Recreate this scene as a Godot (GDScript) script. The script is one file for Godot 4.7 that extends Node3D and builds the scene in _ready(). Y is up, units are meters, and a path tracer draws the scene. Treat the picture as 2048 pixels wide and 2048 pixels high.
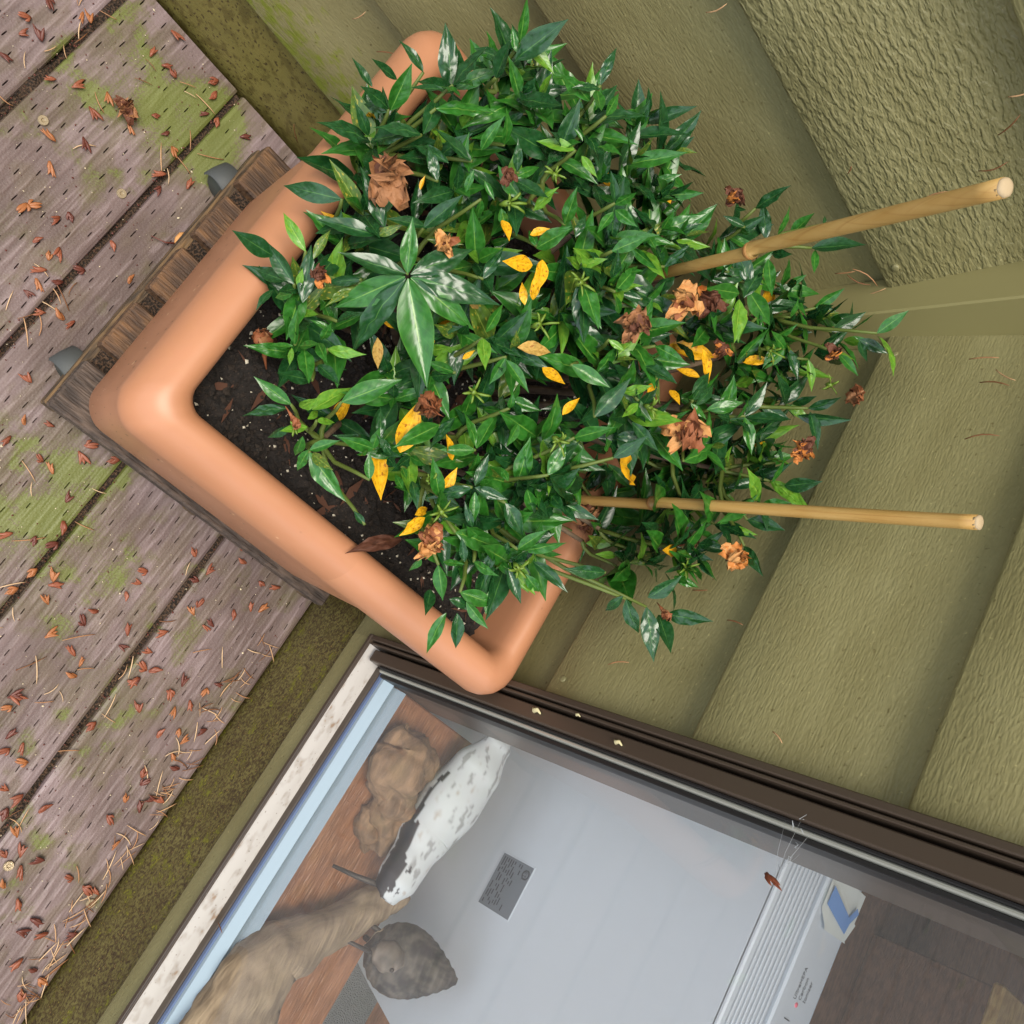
extends Node3D
# A terracotta planter with a gardenia on a wooden caddy, in the inside corner of a house wall, on a wet deck.

const LEAVES: Array = [-0.4344,0.5322,-0.1372,-0.4469,0.5461,-0.1184,1,-0.4253,0.5304,-0.1418,-0.4458,0.5664,-0.1401,0,-0.4365,0.5346,-0.1396,-0.4365,0.5398,-0.1643,2,-0.4103,0.5229,-0.1413,-0.417,0.5467,-0.127,0,-0.429,0.5308,-0.1393,-0.437,0.5324,-0.1262,1,-0.4211,0.5246,-0.1352,-0.4115,0.5212,-0.1198,0,-0.3929,0.5068,-0.1278,-0.4065,0.538,-0.1193,0,-0.3879,0.5031,-0.1255,-0.3759,0.4926,-0.1126,0,-0.3894,0.5038,-0.1254,-0.3795,0.5245,-0.1297,1,-0.3891,0.4956,-0.1116,-0.3923,0.4953,-0.0877,0,-0.3607,0.4826,-0.1125,-0.3505,0.4918,-0.0897,0,-0.3605,0.4832,-0.1139,-0.3753,0.5104,-0.1001,1,-0.3657,0.4764,-0.0979,-0.3669,0.4768,-0.0778,0,-0.3584,0.4819,-0.1132,-0.3601,0.4652,-0.1007,0,-0.3771,0.4857,-0.1044,-0.3662,0.4926,-0.0837,0,-0.359,0.4948,-0.1351,-0.3398,0.4896,-0.1091,0,-0.3761,0.5003,-0.1304,-0.3987,0.5218,-0.1559,1,-0.36,0.4955,-0.1354,-0.3942,0.495,-0.1275,0,-0.4421,0.5623,-0.1846,-0.4648,0.5698,-0.1734,0,-0.4404,0.5623,-0.186,-0.4288,0.5551,-0.172,0,-0.4306,0.5585,-0.1868,-0.4448,0.5376,-0.167,1,-0.4381,0.5612,-0.1852,-0.4176,0.5744,-0.19,1,-0.4316,0.5623,-0.1999,-0.4535,0.5593,-0.1992,1,-0.3632,0.5139,-0.1649,-0.3574,0.511,-0.1347,0,-0.3714,0.5174,-0.1641,-0.3815,0.5402,-0.1531,1,-0.3815,0.5259,-0.1707,-0.3869,0.5447,-0.1541,1,-0.3731,0.531,-0.1867,-0.3814,0.5414,-0.1697,0,-0.3689,0.5297,-0.1878,-0.3906,0.5345,-0.1959,1,-0.3685,0.5297,-0.1882,-0.3624,0.5527,-0.205,0,-0.3595,0.5146,-0.1691,-0.3452,0.5073,-0.1768,1,-0.4029,0.5529,-0.2006,-0.397,0.5351,-0.1819,2,-0.4024,0.5553,-0.2053,-0.3939,0.565,-0.2181,2,-0.4096,0.5557,-0.1998,-0.4124,0.5532,-0.1901,1,-0.4119,0.5612,-0.2076,-0.4074,0.5815,-0.2142,1,-0.364,0.5488,-0.2262,-0.3714,0.5704,-0.2081,1,-0.3605,0.5372,-0.2082,-0.3697,0.5586,-0.2028,2,-0.3616,0.5529,-0.2356,-0.3792,0.5556,-0.2309,0,-0.3024,0.4811,-0.1576,-0.319,0.482,-0.12,0,-0.3149,0.4954,-0.1724,-0.3372,0.5199,-0.1716,0,-0.2959,0.4777,-0.157,-0.2829,0.4575,-0.1255,0,-0.2965,0.4783,-0.1577,-0.3081,0.4912,-0.1622,3,-0.3444,0.5385,-0.2243,-0.3584,0.5606,-0.2239,1,-0.3444,0.5385,-0.2243,-0.3548,0.5287,-0.2163,1,-0.3103,0.518,-0.216,-0.336,0.5238,-0.2118,0,-0.3164,0.4961,-0.1724,-0.3012,0.4935,-0.1506,0,-0.3109,0.4968,-0.1781,-0.3212,0.509,-0.1949,3,-0.3579,0.5187,-0.1776,-0.3523,0.5218,-0.1897,1,-0.3481,0.5173,-0.1834,-0.3443,0.5038,-0.1949,1,-0.3504,0.5249,-0.1948,-0.346,0.5199,-0.2094,1,-0.3967,0.5623,-0.2406,-0.402,0.5706,-0.2208,0,-0.3967,0.5623,-0.2406,-0.4046,0.5453,-0.234,1,-0.3959,0.5623,-0.2413,-0.3995,0.5811,-0.2389,1,-0.3911,0.5622,-0.2432,-0.3721,0.5595,-0.2437,1,-0.3903,0.5622,-0.244,-0.3795,0.554,-0.2619,0,-0.3933,0.5623,-0.2436,-0.3857,0.5785,-0.2543,1,-0.3411,0.5542,-0.2556,-0.3132,0.556,-0.2833,0,-0.3423,0.5556,-0.257,-0.3159,0.5753,-0.2735,1,-0.3614,0.5324,-0.1989,-0.371,0.5218,-0.1751,1,-0.3546,0.5051,-0.1565,-0.3555,0.4859,-0.1331,0,-0.3423,0.5009,-0.1594,-0.3556,0.4998,-0.1388,0,-0.344,0.4989,-0.1545,-0.3616,0.4945,-0.1565,3,-0.2811,0.5011,-0.1801,-0.304,0.5126,-0.1563,1,-0.2818,0.5023,-0.1815,-0.3195,0.5215,-0.1984,0,-0.2808,0.5025,-0.1828,-0.3021,0.5331,-0.2318,0,-0.2802,0.5023,-0.1828,-0.2803,0.5226,-0.2337,1,-0.2791,0.5014,-0.1822,-0.234,0.5053,-0.2337,1,-0.2783,0.5005,-0.1813,-0.2244,0.4636,-0.1929,0,-0.2792,0.5002,-0.1802,-0.2461,0.4585,-0.1696,1,-0.2806,0.5005,-0.1795,-0.2663,0.4804,-0.1452,0,-0.2454,0.4467,-0.1444,-0.2569,0.4367,-0.1156,0,-0.2522,0.4389,-0.1254,-0.2411,0.4476,-0.0959,0,-0.2651,0.4511,-0.1361,-0.2777,0.441,-0.1092,2,-0.2391,0.4499,-0.155,-0.2718,0.4533,-0.1349,0,-0.2441,0.4435,-0.1399,-0.2453,0.4194,-0.1271,0,-0.2406,0.4464,-0.1477,-0.235,0.43,-0.1436,1,-0.2355,0.4388,-0.1387,-0.2165,0.4418,-0.1357,0,-0.2452,0.4482,-0.1471,-0.2527,0.4566,-0.1399,2,-0.2639,0.4541,-0.1421,-0.286,0.4577,-0.1373,3,-0.2159,0.447,-0.1685,-0.2251,0.4678,-0.1496,1,-0.2146,0.4464,-0.1685,-0.2044,0.4419,-0.1571,1,-0.2167,0.4487,-0.1709,-0.219,0.4687,-0.1741,1,-0.2269,0.4569,-0.1769,-0.2314,0.4763,-0.1701,1,-0.2167,0.4505,-0.1739,-0.196,0.4685,-0.1831,1,-0.2134,0.4458,-0.1685,-0.2072,0.4367,-0.1769,2,-0.2243,0.4558,-0.1769,-0.2121,0.4725,-0.1826,1,-0.2243,0.4593,-0.183,-0.23,0.4821,-0.1972,2,-0.185,0.4455,-0.1907,-0.1836,0.4408,-0.1623,1,-0.1892,0.4534,-0.2011,-0.2189,0.4557,-0.213,2,-0.1866,0.4487,-0.1949,-0.1909,0.4716,-0.1941,2,-0.2028,0.4645,-0.2096,-0.2333,0.4891,-0.2237,1,-0.1818,0.4441,-0.1907,-0.1622,0.43,-0.1728,0,-0.183,0.4517,-0.203,-0.1974,0.4446,-0.2095,2,-0.1853,0.4552,-0.2072,-0.1949,0.4522,-0.2201,2,-0.1748,0.4458,-0.1993,-0.1621,0.4266,-0.1981,0,-0.1791,0.4517,-0.2061,-0.1641,0.4529,-0.1928,2,-0.1671,0.4525,-0.2173,-0.1514,0.4693,-0.2506,1,-0.1682,0.4525,-0.2163,-0.1815,0.469,-0.2221,1,-0.168,0.4522,-0.216,-0.1555,0.436,-0.2236,1,-0.1729,0.4499,-0.208,-0.1635,0.4328,-0.2191,1,-0.1674,0.4534,-0.2185,-0.1615,0.4741,-0.2277,3,-0.1903,0.4768,-0.2413,-0.1793,0.4781,-0.2163,1,-0.1898,0.4762,-0.2407,-0.1991,0.4899,-0.2302,1,-0.188,0.4751,-0.2401,-0.1775,0.4822,-0.2325,1,-0.1732,0.4751,-0.2521,-0.1865,0.4771,-0.2398,1,-0.1971,0.4792,-0.24,-0.2156,0.4784,-0.2263,0,-0.1929,0.4833,-0.2507,-0.1944,0.4883,-0.2322,0,-0.2238,0.5014,-0.2579,-0.1908,0.5038,-0.2391,1,-0.2328,0.5073,-0.261,-0.2051,0.501,-0.2604,0,-0.2234,0.5149,-0.2826,-0.2092,0.5074,-0.2646,1,-0.2247,0.5155,-0.2826,-0.2413,0.511,-0.2618,1,-0.2247,0.5155,-0.2826,-0.2582,0.5117,-0.2828,1,-0.2037,0.5137,-0.2968,-0.1827,0.4913,-0.2847,0,-0.2047,0.5149,-0.298,-0.2089,0.5296,-0.3164,0,-0.2024,0.5149,-0.3,-0.1857,0.513,-0.3139,1,-0.2055,0.5149,-0.2974,-0.2278,0.5159,-0.2928,0,-0.2813,0.5179,-0.2399,-0.2596,0.5339,-0.2453,2,-0.2854,0.519,-0.2386,-0.3107,0.5156,-0.2385,1,-0.2801,0.5267,-0.2568,-0.2649,0.512,-0.2658,1,-0.2551,0.5073,-0.2426,-0.2565,0.4868,-0.232,1,-0.2698,0.4722,-0.1687,-0.2594,0.4511,-0.1575,0,-0.264,0.4698,-0.1693,-0.2414,0.4637,-0.1622,3,-0.2348,0.4616,-0.1787,-0.2309,0.4602,-0.1619,1,-0.2411,0.4628,-0.1756,-0.2458,0.4858,-0.1753,0,-0.1489,0.4733,-0.2686,-0.1532,0.4663,-0.2599,0,-0.188,0.5014,-0.2873,-0.199,0.5148,-0.2604,1,-0.2038,0.4534,-0.1893,-0.1889,0.4601,-0.1661,0,-0.2136,0.4558,-0.1856,-0.2067,0.4742,-0.1982,0,-0.1903,0.4821,-0.2507,-0.1835,0.4981,-0.2511,0,-0.1903,0.4874,-0.2601,-0.183,0.4963,-0.2633,1,-0.3432,0.5382,-0.2247,-0.3508,0.5673,-0.2213,1,-0.354,0.552,-0.2404,-0.3401,0.5717,-0.2404,2,-0.3711,0.5622,-0.2585,-0.3847,0.5853,-0.2622,1,-0.3863,0.5623,-0.2701,-0.3771,0.5814,-0.2843,1,-0.4003,0.5624,-0.3002,-0.4179,0.5769,-0.2985,0,-0.3583,0.5622,-0.2695,-0.3608,0.5803,-0.2526,0,-0.3535,0.5622,-0.2773,-0.3828,0.5616,-0.2819,1,-0.3679,0.5623,-0.2988,-0.3627,0.5537,-0.2865,0,-0.3459,0.5622,-0.2895,-0.3435,0.5727,-0.2719,1,-0.3325,0.5555,-0.2651,-0.308,0.564,-0.279,0,-0.3341,0.5572,-0.267,-0.3225,0.5681,-0.2805,1,-0.4435,0.5626,-0.3681,-0.4275,0.5558,-0.3449,1,-0.4415,0.5626,-0.3724,-0.4082,0.5712,-0.3844,2,-0.4462,0.5626,-0.3756,-0.483,0.5651,-0.3737,0,-0.3144,0.5623,-0.34,-0.3437,0.5507,-0.3309,0,-0.2985,0.5513,-0.2864,-0.2992,0.5686,-0.3107,1,-0.3259,0.5622,-0.2934,-0.326,0.5689,-0.3052,2,-0.3534,0.5623,-0.3285,-0.3482,0.5837,-0.3403,1,-0.3358,0.5623,-0.3295,-0.3334,0.5851,-0.344,0,-0.2809,0.5601,-0.3177,-0.3096,0.5776,-0.3132,0,-0.3128,0.5623,-0.3414,-0.2933,0.5648,-0.3331,2,-0.3115,0.5622,-0.3415,-0.3093,0.5548,-0.3548,1,-0.2701,0.5622,-0.3469,-0.288,0.5831,-0.3451,0,-0.2636,0.5525,-0.3182,-0.2726,0.5823,-0.319,1,-0.3488,0.4201,-0.457,-0.3257,0.3966,-0.469,0,-0.3493,0.4202,-0.4577,-0.3404,0.4407,-0.4846,1,-0.3467,0.4199,-0.4566,-0.3164,0.4337,-0.4694,0,-0.2359,0.5425,-0.323,-0.2603,0.5508,-0.3158,1,-0.2364,0.5431,-0.3236,-0.2729,0.5245,-0.3637,0,-0.2349,0.5431,-0.3249,-0.2588,0.5078,-0.3885,0,-0.3123,0.5624,-0.4026,-0.3473,0.5651,-0.425,1,-0.3511,0.5624,-0.382,-0.3816,0.5613,-0.3844,0,-0.3509,0.5624,-0.3867,-0.3766,0.5671,-0.3909,0,-0.3562,0.5625,-0.3979,-0.3715,0.5834,-0.4078,1,-0.3822,0.5626,-0.4352,-0.4079,0.5758,-0.4264,0,-0.3826,0.5626,-0.4374,-0.3848,0.597,-0.4443,0,-0.3792,0.5626,-0.4353,-0.368,0.5642,-0.4604,1,-0.3484,0.5624,-0.3821,-0.3463,0.5688,-0.3986,1,-0.2994,0.5622,-0.345,-0.2995,0.5641,-0.3747,0,-0.2786,0.5267,-0.2581,-0.2666,0.5421,-0.277,1,-0.2559,0.5279,-0.2792,-0.2585,0.54,-0.2692,1,-0.4029,0.5623,-0.2856,-0.413,0.5533,-0.2776,1,-0.4004,0.5624,-0.296,-0.4183,0.5499,-0.2903,0,-0.4605,0.5626,-0.3753,-0.4813,0.5492,-0.3454,0,-0.4544,0.5626,-0.3757,-0.4523,0.5639,-0.4114,1,-0.4457,0.5626,-0.3962,-0.4475,0.559,-0.4144,1,-0.4527,0.5627,-0.4376,-0.436,0.5499,-0.4415,1,-0.4541,0.5627,-0.4391,-0.4491,0.5644,-0.4133,1,-0.4546,0.5627,-0.4414,-0.4383,0.5732,-0.4583,0,-0.2514,0.5314,-0.2894,-0.2326,0.5325,-0.2904,1,-0.2703,0.5622,-0.3391,-0.2671,0.5774,-0.3239,1,-0.3651,0.4802,-0.4834,-0.3367,0.4928,-0.4759,2,-0.3565,0.5097,-0.4835,-0.3651,0.5279,-0.4772,0,-0.3584,0.5502,-0.4836,-0.3698,0.5833,-0.4808,0,-0.2072,0.5263,-0.3169,-0.1974,0.5308,-0.3418,0,-0.2351,0.5433,-0.325,-0.2653,0.4952,-0.3981,0,-0.2372,0.5439,-0.3244,-0.2801,0.5117,-0.3722,1,-0.238,0.5439,-0.3237,-0.2628,0.5386,-0.3269,1,-0.1754,0.5075,-0.3087,-0.1895,0.5161,-0.3482,1,-0.1531,0.5011,-0.3153,-0.1403,0.4915,-0.3391,1,-0.1636,0.5111,-0.3249,-0.1734,0.5148,-0.3101,0,-0.1667,0.5146,-0.3288,-0.1628,0.5347,-0.3369,1,-0.1879,0.531,-0.3417,-0.2033,0.552,-0.3383,1,-0.1897,0.5339,-0.3456,-0.2033,0.5609,-0.3498,1,-0.1869,0.5369,-0.3535,-0.1795,0.5635,-0.3705,0,-0.1752,0.5275,-0.3457,-0.1606,0.5325,-0.3671,0,-0.1776,0.5293,-0.347,-0.1706,0.5272,-0.3742,2,-0.1465,0.5093,-0.3357,-0.1547,0.5153,-0.3625,1,-0.1435,0.5117,-0.3426,-0.1353,0.5241,-0.3604,1,-0.1311,0.5041,-0.3388,-0.1005,0.495,-0.3471,1,-0.1347,0.5082,-0.3433,-0.1159,0.503,-0.3636,0,-0.1378,0.4982,-0.3225,-0.1193,0.5132,-0.32,0,-0.1393,0.5052,-0.3342,-0.145,0.5143,-0.3537,0,-0.1779,0.5339,-0.3555,-0.1756,0.5314,-0.3797,1,-0.2872,0.4109,-0.4824,-0.2676,0.4102,-0.495,1,-0.2956,0.4131,-0.4798,-0.3113,0.43,-0.4944,1,-0.282,0.4176,-0.4834,-0.2909,0.4453,-0.4915,2,-0.1867,0.4911,-0.2698,-0.171,0.5063,-0.276,0,-0.1797,0.4876,-0.2692,-0.1878,0.4765,-0.2638,1,-0.1562,0.5029,-0.3159,-0.16,0.5182,-0.3212,1,-0.1505,0.4947,-0.3057,-0.1421,0.4824,-0.3103,1,-0.1886,0.5275,-0.3345,-0.1814,0.5134,-0.35,0,-0.1794,0.5216,-0.3313,-0.1551,0.5246,-0.3385,0,-0.1836,0.514,-0.3138,-0.1927,0.5151,-0.2971,0,-0.2217,0.5345,-0.32,-0.2161,0.5262,-0.3424,1,-0.2192,0.5275,-0.309,-0.2271,0.5187,-0.303,1,-0.2076,0.5622,-0.3912,-0.1904,0.556,-0.3638,0,-0.2639,0.4666,-0.4835,-0.2263,0.5064,-0.4391,1,-0.2625,0.4676,-0.4835,-0.2259,0.519,-0.466,1,-0.3104,0.42,-0.4829,-0.3221,0.4701,-0.495,1,-0.2772,0.4599,-0.4835,-0.2988,0.4494,-0.4838,1,-0.274,0.4601,-0.4835,-0.2632,0.4547,-0.4668,2,-0.2047,0.5623,-0.4188,-0.19,0.5614,-0.4489,0,-0.2046,0.5623,-0.4149,-0.1914,0.5448,-0.4227,0,-0.2116,0.5623,-0.4392,-0.1809,0.5729,-0.4631,0,-0.2144,0.5624,-0.4535,-0.1907,0.5833,-0.4601,0,-0.216,0.5665,-0.4547,-0.2237,0.5982,-0.4668,0,-0.2175,0.5623,-0.4362,-0.2366,0.585,-0.4343,0,-0.2796,0.4796,-0.4835,-0.2542,0.5346,-0.4687,0,-0.28,0.4828,-0.4835,-0.2825,0.5003,-0.495,1,-0.2816,0.4835,-0.4835,-0.3031,0.4847,-0.4827,1,-0.2896,0.512,-0.4836,-0.3077,0.5255,-0.4836,1,-0.2869,0.5151,-0.4836,-0.2622,0.5359,-0.495,2,-0.2864,0.5357,-0.4837,-0.3083,0.5561,-0.4814,0,-0.2813,0.5416,-0.4837,-0.2715,0.5579,-0.4913,0,-0.3207,0.5679,-0.4837,-0.3229,0.5954,-0.495,0,-0.3581,0.5709,-0.4836,-0.3398,0.6092,-0.4902,2,-0.3543,0.5852,-0.4837,-0.3575,0.6163,-0.4819,0,-0.3586,0.5505,-0.4836,-0.3737,0.5855,-0.4816,0,-0.353,0.5605,-0.4836,-0.3479,0.5872,-0.4829,0,-0.2971,0.5769,-0.4837,-0.2763,0.6016,-0.486,0,-0.3615,0.4722,-0.4834,-0.3416,0.4842,-0.4827,2,-0.3491,0.4217,-0.4703,-0.3408,0.4425,-0.4849,0,-0.3137,0.5407,-0.4836,-0.3091,0.5806,-0.484,0,-0.3519,0.5109,-0.4835,-0.3448,0.5359,-0.495,0,-0.2763,0.5367,-0.4837,-0.2575,0.5625,-0.4758,1,-0.2951,0.534,-0.4836,-0.3139,0.534,-0.4745,0,-0.2807,0.463,-0.4835,-0.2963,0.4664,-0.4825,1,-0.2817,0.4713,-0.4835,-0.2893,0.4391,-0.4812,1,-0.5047,0.5631,-0.3414,-0.5131,0.5927,-0.3342,0,-0.4983,0.5627,-0.3658,-0.5218,0.5584,-0.3465,0,-0.5047,0.5677,-0.3691,-0.5143,0.5847,-0.3535,1,-0.5047,0.5777,-0.3713,-0.5145,0.5982,-0.363,1,-0.5047,0.589,-0.3863,-0.5125,0.6252,-0.3977,0,-0.4448,0.5626,-0.3695,-0.4197,0.5641,-0.3395,1,-0.4389,0.5626,-0.3748,-0.4156,0.5642,-0.3927,2,-0.489,0.5627,-0.3772,-0.462,0.5712,-0.3917,1,-0.4953,0.5627,-0.3777,-0.4871,0.5843,-0.3743,0,-0.4853,0.5825,-0.4543,-0.5102,0.6008,-0.4603,0,-0.4852,0.5998,-0.4543,-0.491,0.6214,-0.4438,1,-0.4787,0.6233,-0.4544,-0.4961,0.6439,-0.4504,1,-0.5045,0.5639,-0.4451,-0.5204,0.5844,-0.4422,1,-0.4857,0.5626,-0.3417,-0.4808,0.5551,-0.325,0,-0.4874,0.5626,-0.3259,-0.4857,0.5717,-0.3283,0,-0.4475,0.5626,-0.3502,-0.4617,0.5636,-0.3303,1,-0.4825,0.5627,-0.3954,-0.4841,0.5666,-0.4053,0,-0.5047,0.6071,-0.3675,-0.5149,0.6069,-0.3663,0,-0.5047,0.591,-0.3886,-0.4855,0.5949,-0.3948,1,-0.4454,0.5626,-0.4043,-0.4534,0.5621,-0.3951,0,-0.4764,0.5627,-0.4264,-0.4839,0.5743,-0.416,1,-0.476,0.6244,-0.4544,-0.4468,0.6519,-0.4645,2,-0.4738,0.6105,-0.4544,-0.4723,0.6293,-0.4706,0,-0.4718,0.6113,-0.4544,-0.4569,0.6207,-0.4621,0,-0.4599,0.5995,-0.4544,-0.4471,0.6163,-0.466,1,-0.4567,0.5627,-0.441,-0.4434,0.5668,-0.4646,0,-0.4565,0.5742,-0.4544,-0.4407,0.5748,-0.4759,2,-0.4055,0.5969,-0.4545,-0.4144,0.6212,-0.4555,0,-0.3985,0.5907,-0.4545,-0.4039,0.6276,-0.4687,0,-0.4019,0.6,-0.4545,-0.376,0.613,-0.4671,0,-0.3819,0.5626,-0.4344,-0.4097,0.5722,-0.4294,0,-0.4001,0.5626,-0.445,-0.4013,0.5797,-0.4627,0,-0.3809,0.5626,-0.4353,-0.359,0.5715,-0.4536,1,-0.3574,0.5625,-0.3997,-0.3772,0.5756,-0.414,1,-0.4464,0.5627,-0.4281,-0.4266,0.5591,-0.4309,1,-0.4538,0.5627,-0.434,-0.4553,0.5565,-0.4578,1,-0.3543,0.5624,-0.3785,-0.3796,0.5659,-0.3799,0,-0.3611,0.5625,-0.4101,-0.3732,0.5605,-0.4283,0,-0.376,0.5669,-0.4836,-0.3686,0.5447,-0.4936,0,-0.3577,0.559,-0.4836,-0.3401,0.5441,-0.4711,0,-0.3567,0.5728,-0.4836,-0.3696,0.5859,-0.4684,1,-0.3568,0.576,-0.4836,-0.3433,0.6049,-0.495,2,-0.302,0.4648,-0.1297,-0.2905,0.4349,-0.0988,0,-0.1983,0.4832,-0.255,-0.2252,0.5045,-0.235,4,-0.2123,0.5032,-0.2794,-0.2166,0.5143,-0.2581,4,-0.1924,0.4994,-0.2888,-0.2089,0.5081,-0.2827,4,-0.3359,0.5337,-0.2314,-0.3178,0.5367,-0.2112,4,-0.3418,0.5375,-0.2333,-0.3206,0.5438,-0.2401,4,-0.3191,0.5338,-0.2459,-0.3238,0.5514,-0.2274,4,-0.3139,0.5308,-0.2447,-0.3265,0.5267,-0.2342,4,-0.3881,0.5599,-0.3681,-0.3775,0.5562,-0.3947,4,-0.3709,0.5599,-0.3795,-0.3726,0.5421,-0.3692,4,-0.2892,0.5374,-0.2776,-0.2806,0.5581,-0.2863,4,-0.2725,0.545,-0.3057,-0.2898,0.5476,-0.3083,4,-0.2734,0.5594,-0.356,-0.3065,0.5158,-0.4107,4,-0.3429,0.5597,-0.3614,-0.3317,0.5737,-0.3639,4,-0.3265,0.5596,-0.3455,-0.3439,0.554,-0.3518,4,-0.1717,0.4889,-0.2869,-0.1868,0.4807,-0.2979,4,-0.1738,0.4927,-0.292,-0.1523,0.4954,-0.2826,4,-0.2905,0.5279,-0.2592,-0.3089,0.531,-0.2825,5,-0.2661,0.507,-0.2418,-0.2719,0.5169,-0.2406,4,-0.2585,0.4766,-0.1942,-0.2588,0.4845,-0.2046,4,-0.2482,0.4747,-0.1992,-0.2405,0.4586,-0.2178,5,-0.2977,0.5099,-0.2207,-0.3007,0.5042,-0.2343,5,-0.3475,0.5223,-0.2013,-0.3328,0.5358,-0.2075,4,-0.3496,0.5328,-0.2182,-0.3565,0.5448,-0.2209,4,-0.3344,0.491,-0.1571,-0.3417,0.4952,-0.1524,4,-0.1741,0.4216,-0.3271,-0.1398,0.425,-0.2924,6]
const SHOOTS: Array = [-0.4344,0.5322,-0.1372,-0.4103,0.5229,-0.1413,-0.3929,0.5068,-0.1278,-0.3891,0.4956,-0.1116,-0.3607,0.4826,-0.1125,-0.359,0.4948,-0.1351,-0.3761,0.5003,-0.1304,-0.4421,0.5623,-0.1846,-0.4316,0.5623,-0.1999,-0.3632,0.5139,-0.1649,-0.3815,0.5259,-0.1707,-0.3731,0.531,-0.1867,-0.4029,0.5529,-0.2006,-0.364,0.5488,-0.2262,-0.3605,0.5372,-0.2082,-0.3024,0.4811,-0.1576,-0.3149,0.4954,-0.1724,-0.3444,0.5385,-0.2243,-0.3103,0.518,-0.216,-0.3481,0.5173,-0.1834,-0.3967,0.5623,-0.2406,-0.3411,0.5542,-0.2556,-0.3423,0.5009,-0.1594,-0.2811,0.5011,-0.1801,-0.2454,0.4467,-0.1444,-0.2522,0.4389,-0.1254,-0.2651,0.4511,-0.1361,-0.2159,0.447,-0.1685,-0.2243,0.4593,-0.183,-0.185,0.4455,-0.1907,-0.2028,0.4645,-0.2096,-0.1853,0.4552,-0.2072,-0.1671,0.4525,-0.2173,-0.1903,0.4768,-0.2413,-0.1732,0.4751,-0.2521,-0.2238,0.5014,-0.2579,-0.2234,0.5149,-0.2826,-0.2037,0.5137,-0.2968,-0.2813,0.5179,-0.2399,-0.2801,0.5267,-0.2568,-0.2551,0.5073,-0.2426,-0.2698,0.4722,-0.1687,-0.2411,0.4628,-0.1756,-0.1489,0.4733,-0.2686,-0.188,0.5014,-0.2873,-0.2038,0.4534,-0.1893,-0.1903,0.4874,-0.2601,-0.3711,0.5622,-0.2585,-0.3863,0.5623,-0.2701,-0.4003,0.5624,-0.3002,-0.3535,0.5622,-0.2773,-0.3679,0.5623,-0.2988,-0.4435,0.5626,-0.3681,-0.3144,0.5623,-0.34,-0.2985,0.5513,-0.2864,-0.3259,0.5622,-0.2934,-0.3534,0.5623,-0.3285,-0.2809,0.5601,-0.3177,-0.2701,0.5622,-0.3469,-0.2636,0.5525,-0.3182,-0.3488,0.4201,-0.457,-0.2359,0.5425,-0.323,-0.3123,0.5624,-0.4026,-0.3511,0.5624,-0.382,-0.3822,0.5626,-0.4352,-0.2559,0.5279,-0.2792,-0.4605,0.5626,-0.3753,-0.4457,0.5626,-0.3962,-0.4527,0.5627,-0.4376,-0.3651,0.4802,-0.4834,-0.3565,0.5097,-0.4835,-0.3584,0.5502,-0.4836,-0.2072,0.5263,-0.3169,-0.1754,0.5075,-0.3087,-0.1531,0.5011,-0.3153,-0.1667,0.5146,-0.3288,-0.1879,0.531,-0.3417,-0.1465,0.5093,-0.3357,-0.2872,0.4109,-0.4824,-0.2076,0.5622,-0.3912,-0.2639,0.4666,-0.4835,-0.3104,0.42,-0.4829,-0.2047,0.5623,-0.4188,-0.2116,0.5623,-0.4392,-0.2796,0.4796,-0.4835,-0.2896,0.512,-0.4836,-0.2864,0.5357,-0.4837,-0.3207,0.5679,-0.4837,-0.3581,0.5709,-0.4836,-0.2971,0.5769,-0.4837,-0.3137,0.5407,-0.4836,-0.5047,0.5631,-0.3414,-0.4983,0.5627,-0.3658,-0.5047,0.589,-0.3863,-0.4853,0.5825,-0.4543,-0.4787,0.6233,-0.4544,-0.5045,0.5639,-0.4451,-0.4857,0.5626,-0.3417,-0.4475,0.5626,-0.3502,-0.4825,0.5627,-0.3954,-0.5047,0.6071,-0.3675,-0.4764,0.5627,-0.4264,-0.4599,0.5995,-0.4544,-0.4565,0.5742,-0.4544,-0.4055,0.5969,-0.4545,-0.4001,0.5626,-0.445,-0.3574,0.5625,-0.3997,-0.376,0.5669,-0.4836,-0.302,0.4648,-0.1297]
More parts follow.
